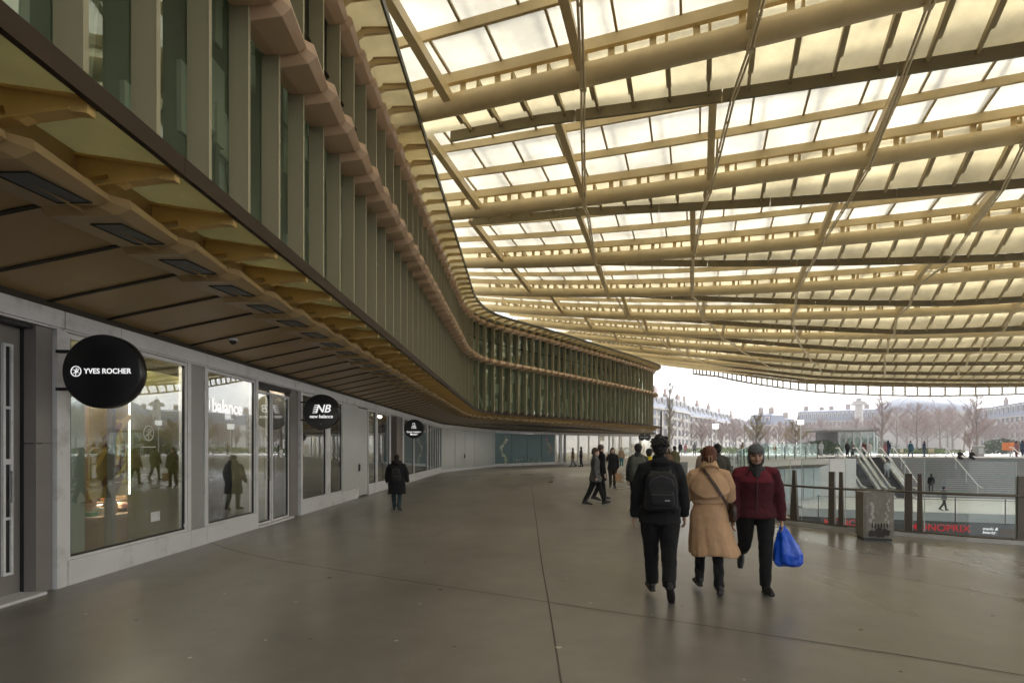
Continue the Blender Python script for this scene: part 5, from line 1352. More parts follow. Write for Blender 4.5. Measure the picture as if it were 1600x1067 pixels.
b = MB(); b.loft([ell(V((0,0,z)), V((0,1,0)), V((1,0,0)), w, d, 16) for z, w, d in ((-.12,.09,.03),(-.10,.125,.045),(.0,.13,.05),(.06,.12,.045),(.08,.10,.03))]); fuse(b, 'bag', bagm, hb_, .008, 2, .01)
# 3 -- man in the burgundy fleece, coming towards the camera with a blue bag
p = V(((1180-800)/850*6.3, 6.3, 0)); burg = cloth('burgundy fleece', (.055,.008,.012), .95)
f3 = figure('bearded man in a burgundy fleece and grey beanie walking towards the camera', p, rad(163), 1.70, inw=.5, legs=((14,8,6),(-20,50,-36)), arms=((12,-4,16),(9,6,16)), lean=5, topm=burg, hem=.90, legm=blkt, legr=1.12, hair=None, skin=m_skin, vox=.0115, fine=True, build=1.13, headturn=rad(0), headpitch=-4)
tp = f3['tp']; hp_ = f3['hp']; k = f3['k']
b = MB(); rings = []
for z, rx, ry in ((1.31,.200,.148),(1.36,.192,.140),(1.40,.172,.126),(1.44,.130,.104),(1.475,.095,.09)): rings.append(ell(tp(z), S_, f3['fw'], rx*k*1.07, ry*k*1.09, 28))
b.loft(rings)
for sd in 'LR':
    s_, e_, w_, d2, sg = f3['sh'][sd]; chain(b, [tp(1.435)+S_*(sg*.08*k), s_-S_*(sg*.020), s_.lerp(e_,.20)], [(.050,.068),(.074,.082),(.070,.074)], f3['fw'], 16)
attach(f3, b, 'yoke', cloth('wine red yoke', (.115,.013,.021), .9), .0105, smooth=2)
b = MB(); chain(b, [tp(1.41)+V((0,.02,0)), tp(1.45)+V((0,.02,0)), tp(1.475)+V((0,.010,0)), tp(1.49)+V((0,.002,0))], [(.098,.094),(.098,.094),(.088,.086),(.07,.07)], S_, 18); blob_(b, tp(1.43)+V((0,.115,0)), (.05,.03,.07)); attach(f3, b, 'scarf', cloth('charcoal knit scarf', (.03,.033,.036), .95), .009, smooth=1, disp=.03, dscale=.05)
b = MB(); blob_(b, hp_(0,-.012,.158), (.092*k,.112*k,.092*k), 18); blob_(b, hp_(0,-.06,.10), (.084*k,.068*k,.10*k), 16)
for sg in (-1,1): blob_(b, hp_(sg*.074,-.012,.075), (.020*k,.045*k,.075*k), 10)
attach(f3, b, 'beanie', cloth('grey knit beanie', (.10,.11,.115), .95), .008, smooth=2, disp=.012, dscale=.03)
b = MB(); b.loft([ell(hp_(0,yy,zz), S_, V((0,0,1)), w*k, .010*k, 16) for yy, zz, w in ((.06,.170,.075),(.10,.165,.072),(.135,.152,.058),(.152,.146,.03))]); attach(f3, b, 'cap_brim', cloth('dark cap brim', (.05,.052,.055), .9), .007, smooth=1)
b = MB()
chain(b, [hp_(-.069,.015,.055), hp_(-.054,.058,.014), hp_(-.022,.084,-.004), hp_(.022,.084,-.004), hp_(.054,.058,.014), hp_(.069,.015,.055)], [.008*k,.015*k,.023*k,.023*k,.015*k,.008*k], V((0,0,1)), 10)
chain(b, [hp_(-.030,.092,.042), hp_(-.012,.104,.053), hp_(.012,.104,.053), hp_(.030,.092,.042)], [.004*k,.0055*k,.0055*k,.004*k], V((0,0,1)), 8)
attach(f3, b, 'beard', m_hairb, .005, smooth=1, disp=.008, dscale=.02)
for sg in (-1,1):
    b = MB(); chain(b, [hp_(sg*.016,.092,.122), hp_(sg*.034,.092,.128), hp_(sg*.052,.080,.122)], [.005*k,.006*k,.004*k], V((0,0,1)), 8); local('eyebrow', b.mesh('eyebrow', m_hairb), f3['t'])
    b = MB(); blob_(b, hp_(sg*.032,.082,.106), (.013*k,.011*k,.009*k), 10); local('eye', b.mesh('eye', mat('dark eye', (.03,.02,.016), .2)), f3['t'])
b = MB(); chain(b, [hp_(-.024,.098,.033), hp_(0,.106,.034), hp_(.024,.098,.033)], [.004*k,.0065*k,.004*k], V((0,0,1)), 8); local('lips', b.mesh('lips', mat('lip skin', (.30,.12,.10), .5)), f3['t'])
b = MB(); b.bar(tp(1.44)+V((0,.148,0)), tp(.92)+V((0,.165,0)), .010, .008, up=V((0,1,0))); local('zip', b.mesh('zip', mat('maroon zip', (.05,.01,.012), .5)), f3['t'])
# the blue bag hangs from his left hand (image right)
s_, e_, w_, d2, sg = f3['sh']['L']; hw = world_of(f3, w_+d2*.10)
m_blue = mat('blue plastic bag', (.004,.075,.52), .35, var=.15, vscale=5, bump=.5, bscale=9, spec=.5, streak=(1,1,.35))
bag = thing('carrier_bag', 'bright blue plastic carrier bag hanging full from the hand of the man in burgundy', 'bag', hw)
b = MB(); rings = []; n = 40
for z, r1, r2, sx in ((-.42,.07,.05,.06),(-.415,.125,.09,.06),(-.38,.155,.12,.06),(-.28,.155,.125,.055),(-.18,.125,.10,.045),(-.09,.085,.07,.028),(-.02,.042,.035,.01),(.03,.028,.022,.0)):
    rings.append([V((sx+r1*math.cos(a)*(1+.08*math.sin(7*a+z*9)+.05*math.sin(13*a)), r2*math.sin(a)*(1+.08*math.sin(6*a+2)+.05*math.sin(11*a+z*20)), z+.012*math.sin(5*a))) for a in [2*math.pi*q/n for q in range(n)]])
b.loft(rings); fuse(b, 'sack', m_blue, bag, .0065, 1, .022, .11)
b = MB(); b.loft([ell(V((.012*q-.02,0,.02-.055*q+.012*q*q)), V((1,0,0)), V((0,1,0)), .02+.014*q, .006, 10) for q in range(3)]); b.loft([ell(V((.04+.02*q,.0,-.0-.05*q)), V((1,0,0)), V((0,1,0)), .016+.012*q, .006, 10) for q in range(3)]); local('handles', b.mesh('handles', m_blue), bag)
# 4 -- small person in black coat by the shops
p = onground(620, 797.5)
f4 = figure('person in a long black coat, dark jeans and black backpack walking along the shopfronts', p, rad(4), 1.47, legs=((9,6,0),(-6,16,-14)), arms=((16,6,20),(16,4,20)), topm=blk, top='coat', hem=.52, flare=.12, legm=cloth('dark teal jeans', (.022,.040,.048)), legr=1.1, hair='short', vox=.016, build=1.25)
b = MB(); blob_(b, f4['tp'](1.50)-V((0,.03,0)), (.15,.12,.08), 14); attach(f4, b, 'fur_hood', m_hairb, .014, disp=.03, dscale=.04)
rucksack(f4, 'small black backpack on the person in the long black coat', cloth('black nylon', (.018,.018,.02), .55), .24, .34, .12, 1.12, .014)
# 5.. -- the group in the middle distance
greyw = cloth('grey wool', (.085,.085,.08)); dkt = blkt
p = V(((930-800)/850*15.9, 15.9, 0))
f5 = figure('woman in a grey wool coat and black flared trousers striding to the right', p, rad(-86), 1.70, legs=((24,8,10),(-20,6,-6)), arms=((6,12,14),(6,-12,20)), topm=greyw, top='coat', hem=.74, flare=.45, legm=dkt, legr=1.08, hair='short', hairm=m_hairn, skin=m_skinp, vox=.018)
p = V(((939-800)/850*17.3, 17.3, 0))
figure('person in a black coat half hidden behind the woman in grey', p, rad(-70), 1.78, legs=((16,8,4),(-14,12,-14)), topm=blk, top='coat', hem=.62, legm=dkt, hair='short', hairm=m_hairn, skin=m_skinp, vox=.02)
p = onground(957, 762)
f7 = figure('long haired woman in black with a hand to her face', p, rad(176), 1.66, legs=((8,4,0),(-4,14,-10)), arms=((6,6,10),(8,25,125)), topm=blk, hem=.78, legm=cloth('dark brown cloth', (.03,.022,.016)), legr=1.1, hair='long', hairm=m_hairb, skin=m_skinp, vox=.019, build=1.08)
s_, e_, w_, d2, sg = f7['sh']['R']; 
s_, e_, w_, d2, sg = f7['sh']['L']; bg = thing('paper_bag', 'brown paper bag hanging from the hand of the woman in black', 'bag', world_of(f7, w_+d2*.12))
hw = world_of(f7, w_+d2*.12); p2 = onground(945, 765); 
b = MB(); b.loft([[V((sx*w, sy*.05, z)) for sx, sy in ((-1,-1),(1,-1),(1,1),(-1,1))] for z, w in ((-.45,.12),(-.12,.13))], sm=False); local('sack', b.mesh('sack', mat('kraft paper', (.40,.23,.11), .8, var=.1)), bg)
b = MB()
for sg in (-1,1): b.tube([V((-.07,sg*.05,-.13)), V((-.03,0,0)), V((.03,0,0)), V((.07,sg*.05,-.13))], .005, 6)
local('handle', b.mesh('handle', mat('kraft cord', (.35,.2,.1), .8)), bg)
p = onground(971, 731.5); figure('far person in a tan top and teal jeans walking towards the camera', p, rad(175), 1.72, legs=((10,4,0),(-8,16,-12)), topm=cloth('tan knit', (.30,.21,.14)), hem=.86, legm=cloth('teal denim', (.04,.16,.19)), hair='short', hairm=m_hairn, skin=m_skinp, vox=.03)
p = V(((997-800)/850*12.6, 12.6, 0))
f9 = figure('person with a large grey green backpack behind the young man in black', p, rad(-12), 1.76, legs=((12,6,0),(-10,20,-20)), arms=((8,4,30),(8,10,40)), topm=cloth('dark slate jacket', (.05,.053,.05)), hem=.86, legm=dkt, hair='short', hairm=m_hairb, skin=m_skinp, vox=.018)
figure('person in a bright yellow padded jacket partly hidden by the young man in black', V(((1014-800)/850*13.8, 13.8, 0)), rad(-8), 1.66, topm=cloth('yellow padded jacket', (.62,.46,.01), .6), hem=.84, legm=dkt, hair='short', hairm=m_hairb, skin=m_skinp, vox=.02)
rucksack(f9, 'large grey green backpack worn by the person behind the young man in black', cloth('grey green nylon', (.07,.075,.062), .6), .38, .56, .20, 1.16, .014)
p = V(((1121-800)/850*12.2, 12.2, 0))
figure('man in an olive grey jacket behind the woman in the trench coat', p, rad(-6), 1.74, legs=((10,6,0),(-8,18,-18)), topm=cloth('olive grey jacket', (.055,.052,.040)), hem=.80, legm=dkt, hair='short', hairm=m_hairb, skin=m_skinp, vox=.018, build=1.12)
p = V(((1097-800)/850*22, 22, 0)); figure('person in a light brown coat glimpsed beyond the auburn haired woman', p, rad(8), 1.62, topm=cloth('light brown coat', (.22,.16,.115)), top='coat', hem=.6, legm=dkt, hair='short', hairm=m_hairn, skin=m_skinp, vox=.026)
p = V(((1043-800)/850*24, 24, ground_z(7,24))); figure('person in a brown jacket among the walkers beyond the young man in black', p, rad(0), 1.68, topm=cloth('brown jacket', (.16,.095,.06)), hem=.82, legm=dkt, hair='long', hairm=m_hairn, skin=m_skinp, vox=.026)
p = V(((1054-800)/850*27, 27, ground_z(8.2,27))); figure('person in an olive parka among the walkers beyond the young man in black', p, rad(0), 1.76, topm=cloth('olive parka', (.10,.095,.045)), hem=.7, legm=cloth('navy denim', (.03,.04,.07)), hair='short', hairm=m_hairb, skin=m_skinp, vox=.026)
# the small figures on the plaza, the stairs and the escalators
pal = dict(navy=(.03,.05,.10), black=(.012,.012,.014), teal=(.03,.11,.15), white=(.6,.6,.58), wine=(.14,.03,.04), grey=(.16,.165,.17), denim=(.06,.10,.18), rose=(.35,.17,.18), brown=(.13,.08,.05), pale=(.42,.46,.50))
small = [ # px, y of the feet, height of the ground, heading, top, trousers, pose, label
 (1324,713.5,.72,170,'black','black','w','person in black standing at the top of the nearest escalator'),
 (1332,714,.72,185,'grey','black','w','person in a grey jacket at the top of the escalators'),
 (1350,713,.72,170,'wine','black','w','person in a wine red jacket between the two escalators on the plaza'),
 (1359,713,.72,160,'white','pale','w','person in white walking near the top of the escalators'),
 (1383,714,.72,-80,'rose','denim','w','person in a pink top and jeans stepping along the plaza edge'),
 (1388,714,.72,-60,'navy','denim','w','person in navy beside the person in the pink top'),
 (1423,714.5,.72,175,'teal','teal','w','person in teal standing alone above the grand stairs'),
 (1444,712,.72,90,'navy','denim','w','person in navy walking left behind the top of the stairs'),
 (1588,714,.72,-70,'rose','wine','w','person in a pink jacket and dark red trousers beside the orange stand'),
 (1598,713,.72,-70,'denim','navy','w','person in blue at the right beside the person in pink'),
 (1222,711,.72,100,'navy','denim','w','person in navy behind the far glass balustrade'),
 (1229,711,.72,80,'black','denim','w','person in black behind the far glass balustrade'),
 (1283,712,.72,160,'pale','pale','w','person in pale clothes behind the right end of the far glass balustrade'),
 (1178,711,.72,160,'white','grey','w','person in white among the strollers on the far plaza'),
 (1160,710,.72,20,'brown','black','w','person in brown among the strollers on the far plaza'),
 (1063,713,.60,175,'black','black','w','person in black on the far plaza left of the slim lamp post'),
 (1071,712,.60,170,'rose','denim','w','person in pink on the far plaza left of the slim lamp post'),
 (1085,711,.72,0,'grey','black','w','person in grey far off on the plaza near the thin birch'),
 (895,714,.02,95,'brown','grey','w','person in a brown coat passing the far shopfront'),
 (908,712,.02,80,'black','black','w','person in black passing the far shopfront'),
]
for px, y, gz_, hd, c1, c2, ps, lb in small:
    Y = 850*(EYE-gz_)/max(1,(y-HOR)); Y = min(Y, 64 if px > 1300 else 75)
    if 1300 < px and gz_ > .5: Y = max(66.5/(E2.x*(px-800)/850+E2.y), min(Y, 70/(E2.x*(px-800)/850+E2.y)))
    if px < 1300 and px > 1140: Y = max(Y, 50); 
    if px in (895,908): Y = 48
    X_ = (px-800)/850*Y
    figure(lb, V((X_,Y,gz(X_,Y))), rad(hd), 1.62+.12*((px*7)%3)/2, legs=((15,6,0),(-13,18,-16)) if px % 2 else ((6,4,0),(-4,8,-4)), topm=cloth('small coat '+c1, pal[c1]), hem=.80 if px % 3 else .6, legm=cloth('small trousers '+c2, pal[c2]), hair='short' if px % 2 else 'long', hairm=(m_hairb, m_hairn)[px % 2], skin=m_skinp, vox=.036)
# on the stairs
def stair_z(b): return ZP-max(0,min(1,(b_top-b)/(b_top-b_bot)))*(ZP-ZL)
def on_stairs(px, b): 
    p = ray_b(px, b); kk = math.floor((b_top-b)/run+1e-6); return V((p.x,p.y, ZP-max(0,kk)*rise-.006 if b < b_top else ZP))
f = figure('man in black with a backpack climbing the grand stairs', on_stairs(1455, b_bot+1.0*run+.05), rad(-14), 1.76, legs=((24,34,0),(-6,6,-4)), topm=blk, hem=.8, legm=cloth('dark blue cloth', (.03,.033,.05)), hair='short', vox=.034)
for px, lb in ((1499,'person in dark clothes sitting on the top steps, left of the seated pair'),(1517,'person in dark clothes sitting on the top steps, right of the seated pair')):
    q = on_stairs(px, b_top-run*.6); q.z = ZP-rise-.0
    figure(lb, q-V((0,0,.93*.98))+V((0,0,.20)), rad(172), 1.70, legs=((82,96,0),(78,90,0)), arms=((10,35,60),(10,35,60)), lean=14, topm=blk, hem=.88, legm=dkt, hair='short', hairm=m_hairn, skin=m_skinp, vox=.034, sit=True)
def on_esc(a0, w): b = b_top+.4-(b_top+2-b_bot)*w; p = ab(a0, b, ZP-(ZP-ZL)*w); return p
p = on_esc(17.1,.55); figure('person in pale clothes riding the escalator beside the stairs', p, rad(170), 1.68, topm=cloth('small coat pale', pal['pale']), hem=.8, legm=cloth('small trousers pale', pal['pale']), hair='short', hairm=m_hairn, skin=m_skinp, vox=.034)
p = on_esc(14.9,.40); figure('person in dark clothes riding the escalator nearest the slab', p, rad(165), 1.68, topm=cloth('small coat grey', pal['grey']), hem=.8, legm=dkt, hair='short', hairm=m_hairn, skin=m_skinp, vox=.034)
p = ray_b(1475, lf+1.2); figure('person in grey walking behind the balustrade on the lower landing', V((p.x,p.y,ZL)), rad(-90), 1.72, topm=cloth('small coat grey', pal['grey']), hem=.8, legm=dkt, hair='short', hairm=m_hairb, skin=m_skinp, vox=.034)
# ------------------------------------------------------------------ trees, lamps, kiosk and the houses round the garden
ZG = .72
m_bark  = mat('grey bark', (.19,.16,.14), .9, var=.2, vscale=4)
m_twig  = mat('rosy winter twigs', (.29,.215,.19), .9, var=.15)
m_twig2 = mat('ochre winter twigs', (.36,.30,.19), .9, var=.15)
m_barkp = mat('pale birch bark', (.48,.45,.42), .9, var=.2, vscale=4)
def bare_tree(seed, h, spread, crown0, twig, bark, nb=16, dens=1.0, up=.75):
    """trunk and limbs as one tapered mesh, the fine twigs of the crown as another"""
    rn = random.Random(seed); T = MB(); K = MB()
    def twigs(p, d, n, l):
        for _ in range(n):
            q = (d+V((rn.gauss(0,.55),rn.gauss(0,.55),rn.gauss(.15,.4)))).normalized(); L_ = l*rn.uniform(.5,1.2)
            m = p+q*L_*.5+V((rn.gauss(0,.05),rn.gauss(0,.05),rn.gauss(0,.05)))*l; e = p+q*L_+V((0,0,.1*L_))
            K.tube([p, m, e], [.013*l,.009*l,.004*l], 3, cap=False, sm=False)
            for _ in range(2):
                q2 = (q+V((rn.gauss(0,.6),rn.gauss(0,.6),rn.gauss(.1,.5)))).normalized(); K.tube([m, m+q2*L_*.55], [.006*l,.002*l], 3, cap=False, sm=False)
    def limb(p, d, L_, r, lev):
        pts, rs = [p], [r]; q = d.copy(); n = 4
        for k in range(n):
            q = (q+V((rn.gauss(0,.10),rn.gauss(0,.10),.10))).normalized(); p = p+q*(L_/n); pts.append(p); rs.append(r*(1-.8*(k+1)/n))
        T.tube(pts, rs, 5 if lev < 2 else 4, cap=False)
        for k in range(1, n+1):
            if lev < 2:
                for _ in range(2 if lev == 0 else 1):
                    a = rn.uniform(0,6.28); s_ = V((math.cos(a), math.sin(a), rn.uniform(.1,.6)))
                    limb(pts[k], (q*.7+s_*.75).normalized(), L_*rn.uniform(.32,.5), rs[k]*.6+.006, lev+1)
            twigs(pts[k], q, max(1, int(dens*(1.6 if lev < 2 else 2))), L_*.42+.25)
    tr, rs = [V((0,0,-.05))], [.022*h*1.25]; p = tr[0]; n = 10
    for k in range(n):
        p = p+V((rn.gauss(0,.012)*h*.3, rn.gauss(0,.012)*h*.3, h*.92/n)); tr.append(p); rs.append(.022*h*(1-.93*(k+1)/n)+.012)
    T.tube(tr, rs, 8, cap=False)
    for q in range(nb):
        z = crown0+(.97-crown0)*(q+rn.random()*.6)/nb; i = min(n-1, int(z*n*.98)); c = tr[i].lerp(tr[i+1], z*n*.98-i if z*n*.98-i < 1 else 1)
        a = q*2.4+rn.uniform(-.4,.4); w = 1-.7*(z-crown0)/(1-crown0)
        limb(c, V((math.cos(a), math.sin(a), up*rn.uniform(.5,1.3))).normalized(), spread*w*rn.uniform(.75,1.1), rs[i]*.5, 0)
    twigs(tr[-1], V((0,0,1)), 8, h*.08)
    return T.mesh('trunk', bark), K.mesh('crown', twig)
protos = {'tall': bare_tree(1, 13, 3.6, .25, m_twig, m_bark, 18, 1.0), 'round': bare_tree(2, 9, 3.8, .22, m_twig, m_bark, 17, 1.3), 'ochre': bare_tree(3, 8, 3.2, .2, m_twig2, m_bark, 16, 1.1),
          'birch': bare_tree(4, 14, 2.2, .18, mat('pale twigs', (.45,.41,.37), .9), m_barkp, 20, .8, 1.1), 'broad': bare_tree(5, 12, 5.0, .30, m_twig, m_bark, 16, 1.0, .4)}
def tree(kind, px, Y, top, label, group='bare winter trees in the garden', rz=0):
    tm, cm_ = protos[kind]; h0 = max(v.co.z for v in cm_.vertices); X_ = (px-800)/850*Y
    g0 = gz(X_,Y); H = EYE+(HOR-top)*Y/850-g0; s = H/h0
    t = thing('tree', label, 'tree', (X_,Y,g0), rz, group)
    for nm, me in (('trunk',tm),('crown',cm_)):
        o = local(nm, me, t); o.scale = (s,s,s)
tree('birch', 1046, 62, 586, 'slim pale birch just right of the end of the arcade', rz=.3)
tree('ochre', 1182, 66, 643, 'yellowish bare tree above the far balustrade', rz=1.1)
tree('ochre', 1243, 70, 651, 'small bare tree with a green trunk left of the pavilion', rz=2.5)
tree('tall', 1378, 84, 612, 'tall bare tree in front of the pavilion right end', rz=.6)
tree('broad', 1432, 92, 626, 'broad bare tree left of the dark dome', rz=2.2)
tree('tall', 1526, 78, 608, 'tall straight bare tree above the right of the stairs', rz=4.0)
tree('round', 1515, 74, 668, 'small pollarded tree beside the tall straight tree', rz=1)
tree('broad', 1470, 104, 632, 'broad bare tree in front of the dome', rz=3.3)
tree('tall', 1488, 112, 628, 'bare tree between the dome and the tall straight tree', rz=5)
tree('broad', 1400, 118, 634, 'bare tree right of the stone column', rz=1.5)
rn = random.Random(21)
hz = [(1060,118,650),(1078,125,652),(1096,110,655),(1112,130,648),(1128,112,656),(1146,135,654),(1162,116,656),(1200,130,660),(1216,112,658),(1228,140,656),(1262,122,655),(1282,136,652),(1298,125,656),(1318,140,655),(1338,128,650),(1358,142,648),(1418,130,646),(1450,138,640),(1506,134,642),(1548,126,650),(1570,132,655),(1592,120,652),(1612,128,648),(1085,150,650),(1150,155,652),(1240,150,655),(1440,150,640),(1480,148,636),(1540,150,648)]
for q, (px, Y, top) in enumerate(hz):
    tree('round' if q % 3 else 'broad', px, Y, top+rn.uniform(-3,3), 'rosy bare tree in the grove at the back of the garden', 'rosy trees of the garden grove', rn.uniform(0,6.28))
# evergreen shrubs
m_leaf = mat('evergreen leaves', (.055,.085,.04), .6, var=.4, vscale=3)
m_leaf2 = mat('fresh shrub leaves', (.12,.16,.05), .6, var=.4, vscale=3)
def shrub(px, Y, top, w, label, m, seed):
    rn = random.Random(seed); X_ = (px-800)/850*Y; g0 = gz(X_,Y); H = EYE+(HOR-top)*Y/850-g0; b = MB()
    t = thing('shrub', label, 'shrub', (X_,Y,g0), group='evergreen shrubs')
    for q in range(900):
        a = rn.uniform(0,6.28); r = w*math.sqrt(rn.random())*(.75+.25*math.sin(3*a+seed)); z = H*rn.random()**.8*(1-.55*(r/w)**2); c = V((r*math.cos(a), r*math.sin(a), z))
        d = V((rn.gauss(0,1),rn.gauss(0,1),rn.gauss(0,1))).normalized(); e = d.cross(V((rn.random(),rn.random(),rn.random()))).normalized(); l = .22
        b.add([c-e*l*.5, c+d*l, c+e*l*.5, c-d*l*.8], [(0,1,2,3)])
    local('foliage', b.mesh('foliage', m), t)
    b = MB()
    for q in range(4): b.tube([V((0,0,0)), V((w*.4*math.cos(q*1.6),w*.4*math.sin(q*1.6),H*.7))], [.06,.02], 5)
    local('stem', b.mesh('stem', m_bark), t)
for q, (px, Y, top, w, lb) in enumerate(((1283,74,687,3.2,'dark evergreen shrub left of the pavilion'),(1330,104,682,5,'evergreen shrub seen through the left of the glass pavilion'),(1358,106,682,5,'evergreen shrub seen through the right of the glass pavilion'),(1565,84,685,3.2,'dark evergreen shrub left of the orange stand'),(1450,86,700,5,'low green shrub above the stairs'),(1415,88,701,4,'low green shrub left of the pair of chairs'),(1120,96,698,7,'low ochre green shrub on the left of the garden'),(1200,92,698,8,'low ochre green shrub above the far balustrade'),(1000,86,700,5,'low green shrub reflected near the far shopfront'))):
    shrub(px, Y, top, w, lb, m_leaf if q in (0,1,2,3,8) else m_leaf2, q+1)
# lamps and masts
def lamp(px, Y, top, label):
    X_ = (px-800)/850*Y; g0 = gz(X_,Y); H = EYE+(HOR-top)*Y/850-g0; t = thing('street_lamp', label, 'street lamp', (X_,Y,g0), group='white cube lamps on slim poles')
    b = MB(); b.tube([V((0,0,0)), V((0,0,H-.45))], .05, 8); local('pole', b.mesh('pole', MATS['pale steel']), t)
    b = MB(); b.box((0,0,H-.22), (.5,.5,.5)); b.box((0,0,H+.06), (.56,.56,.05)); local('lamp_head', b.mesh('lamp_head', mat('opal lamp glass', (.85,.85,.82), .4, emit=(1,1,.97), estr=.8)), t)
lamp(1118, 58, 663, 'slim lamp post with a white cube head behind the auburn haired woman')
lamp(1251, 64, 657, 'slim lamp post with a white cube head left of the pavilion')
b = MB(); p = at(1033,700,60); b.tube([V((p.x,p.y,0)), V((p.x,p.y,EYE+(HOR-642)*60/850))], .09, 8); b.box((p.x,p.y,.1), (.4,.4,.2)); tag(b.build('mast', m_brown), 'dark slim mast standing just off the end of the arcade', 'mast')
# glass pavilion
def quadbox(mb, px0, px1, y0, y1, Y, dep, m=0):      # box whose front is seen between those columns and rows
    a = at(px0,y0,Y); c = at(px1,y1,Y); mb.hexa([V((a.x,Y,c.z)),V((c.x,Y,c.z)),V((c.x,Y+dep,c.z)),V((a.x,Y+dep,c.z)),V((a.x,Y,a.z)),V((c.x,Y,a.z)),V((c.x,Y+dep,a.z)),V((a.x,Y+dep,a.z))], m)
YP = 88; pv = thing('pavilion', 'glass garden pavilion with a thin flat dark roof and dark left wing', 'pavilion', at(1335,712,YP))
b = MB(); quadbox(b, 1290, 1375, 669.5, 671.5, YP-3, 7); b.build('roof', m_grey, pv)
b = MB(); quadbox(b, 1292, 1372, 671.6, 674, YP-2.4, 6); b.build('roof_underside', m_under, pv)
b = MB(); quadbox(b, 1296, 1309, 674.2, 711, YP, 4); b.build('dark_wing', mat('dark pavilion panel', (.055,.05,.05), .5), pv)
b = MB()
for px in (1312,1322,1334,1345,1356,1366,1371): quadbox(b, px, px+.9, 674.2, 711, YP, .2)
b.build('mullions', m_white, pv)
b = MB(); quadbox(b, 1310, 1371, 674.2, 711, YP+.3, .05); b.build('glass_wall', bpy.data.materials['far balustrade glass'], pv)
# orange stand, grey litter bin, far small bin, chairs
b = MB(); quadbox(b, 1578, 1591, 691, 703.5, 62, 1.0); o = b.build('orange_board', mat('orange board', (.75,.22,.06), .6)); b2 = MB(); quadbox(b2, 1578.5, 1579.5, 703.5, 713, 62.2, .1); quadbox(b2, 1589.5, 1590.5, 703.5, 713, 62.2, .1); b2.build('leg', m_grey, o); tag(o, 'orange board on legs beside the walkers at the right', 'board')
t = thing('plaza_bin', 'grey service box with a pale top beside the tall tree on the plaza', 'bin', at(1533,713,62)); b = MB(); quadbox(b, 1528, 1538, 697, 713, 62, .8); b.build('casing', m_grey, t); b = MB(); quadbox(b, 1527.5, 1538.5, 695.6, 696.9, 61.95, .9); b.build('lid', m_white, t); b = MB(); quadbox(b, 1529.5, 1536.5, 700, 709, 61.97, .03); b.build('door', m_courtg, t)
p = onground(1065, 744); t = thing('litter_bin', 'small grey litter bin far off between the two walkers in the foreground', 'litter bin', p)
b = MB(); b.box((0,0,.42), (.55,.5,.76)); local('casing', b.mesh('casing', mat('grey bin metal', (.20,.20,.19), .5, dirt=(.34,.34,.33), dirtscale=6)), t); b = MB(); b.box((0,0,.83), (.58,.53,.05)); local('lid', b.mesh('lid', m_grey), t); b = MB(); b.box((0,0,.02), (.5,.45,.04)); local('plinth', b.mesh('plinth', m_black), t)
def chair(px, label, rz):
    p = ray_b(px, 67.5); p.z = ZG; t = thing('garden_chair', label, 'chair', p, rz, 'pale garden chairs above the stairs'); m = mat('cream garden chair', (.60,.55,.40), .5)
    b = MB(); b.box((0,0,.42), (.5,.5,.03)); local('seat', b.mesh('seat', m), t); b = MB(); b.box((0,.25,.68), (.5,.03,.40)); local('backrest', b.mesh('backrest', m), t)
    for sx in (-.22,.22):
        for sy in (-.22,.22): b = MB(); b.tube([V((sx,sy,0)), V((sx,sy,.42))], .018, 5); local('leg', b.mesh('leg', m), t)
chair(1413, 'pale garden chair right of the person in teal'.replace('right of','left of'), .4); chair(1456, 'pale garden chair between the stairs handrail and the low shrub', -.5)
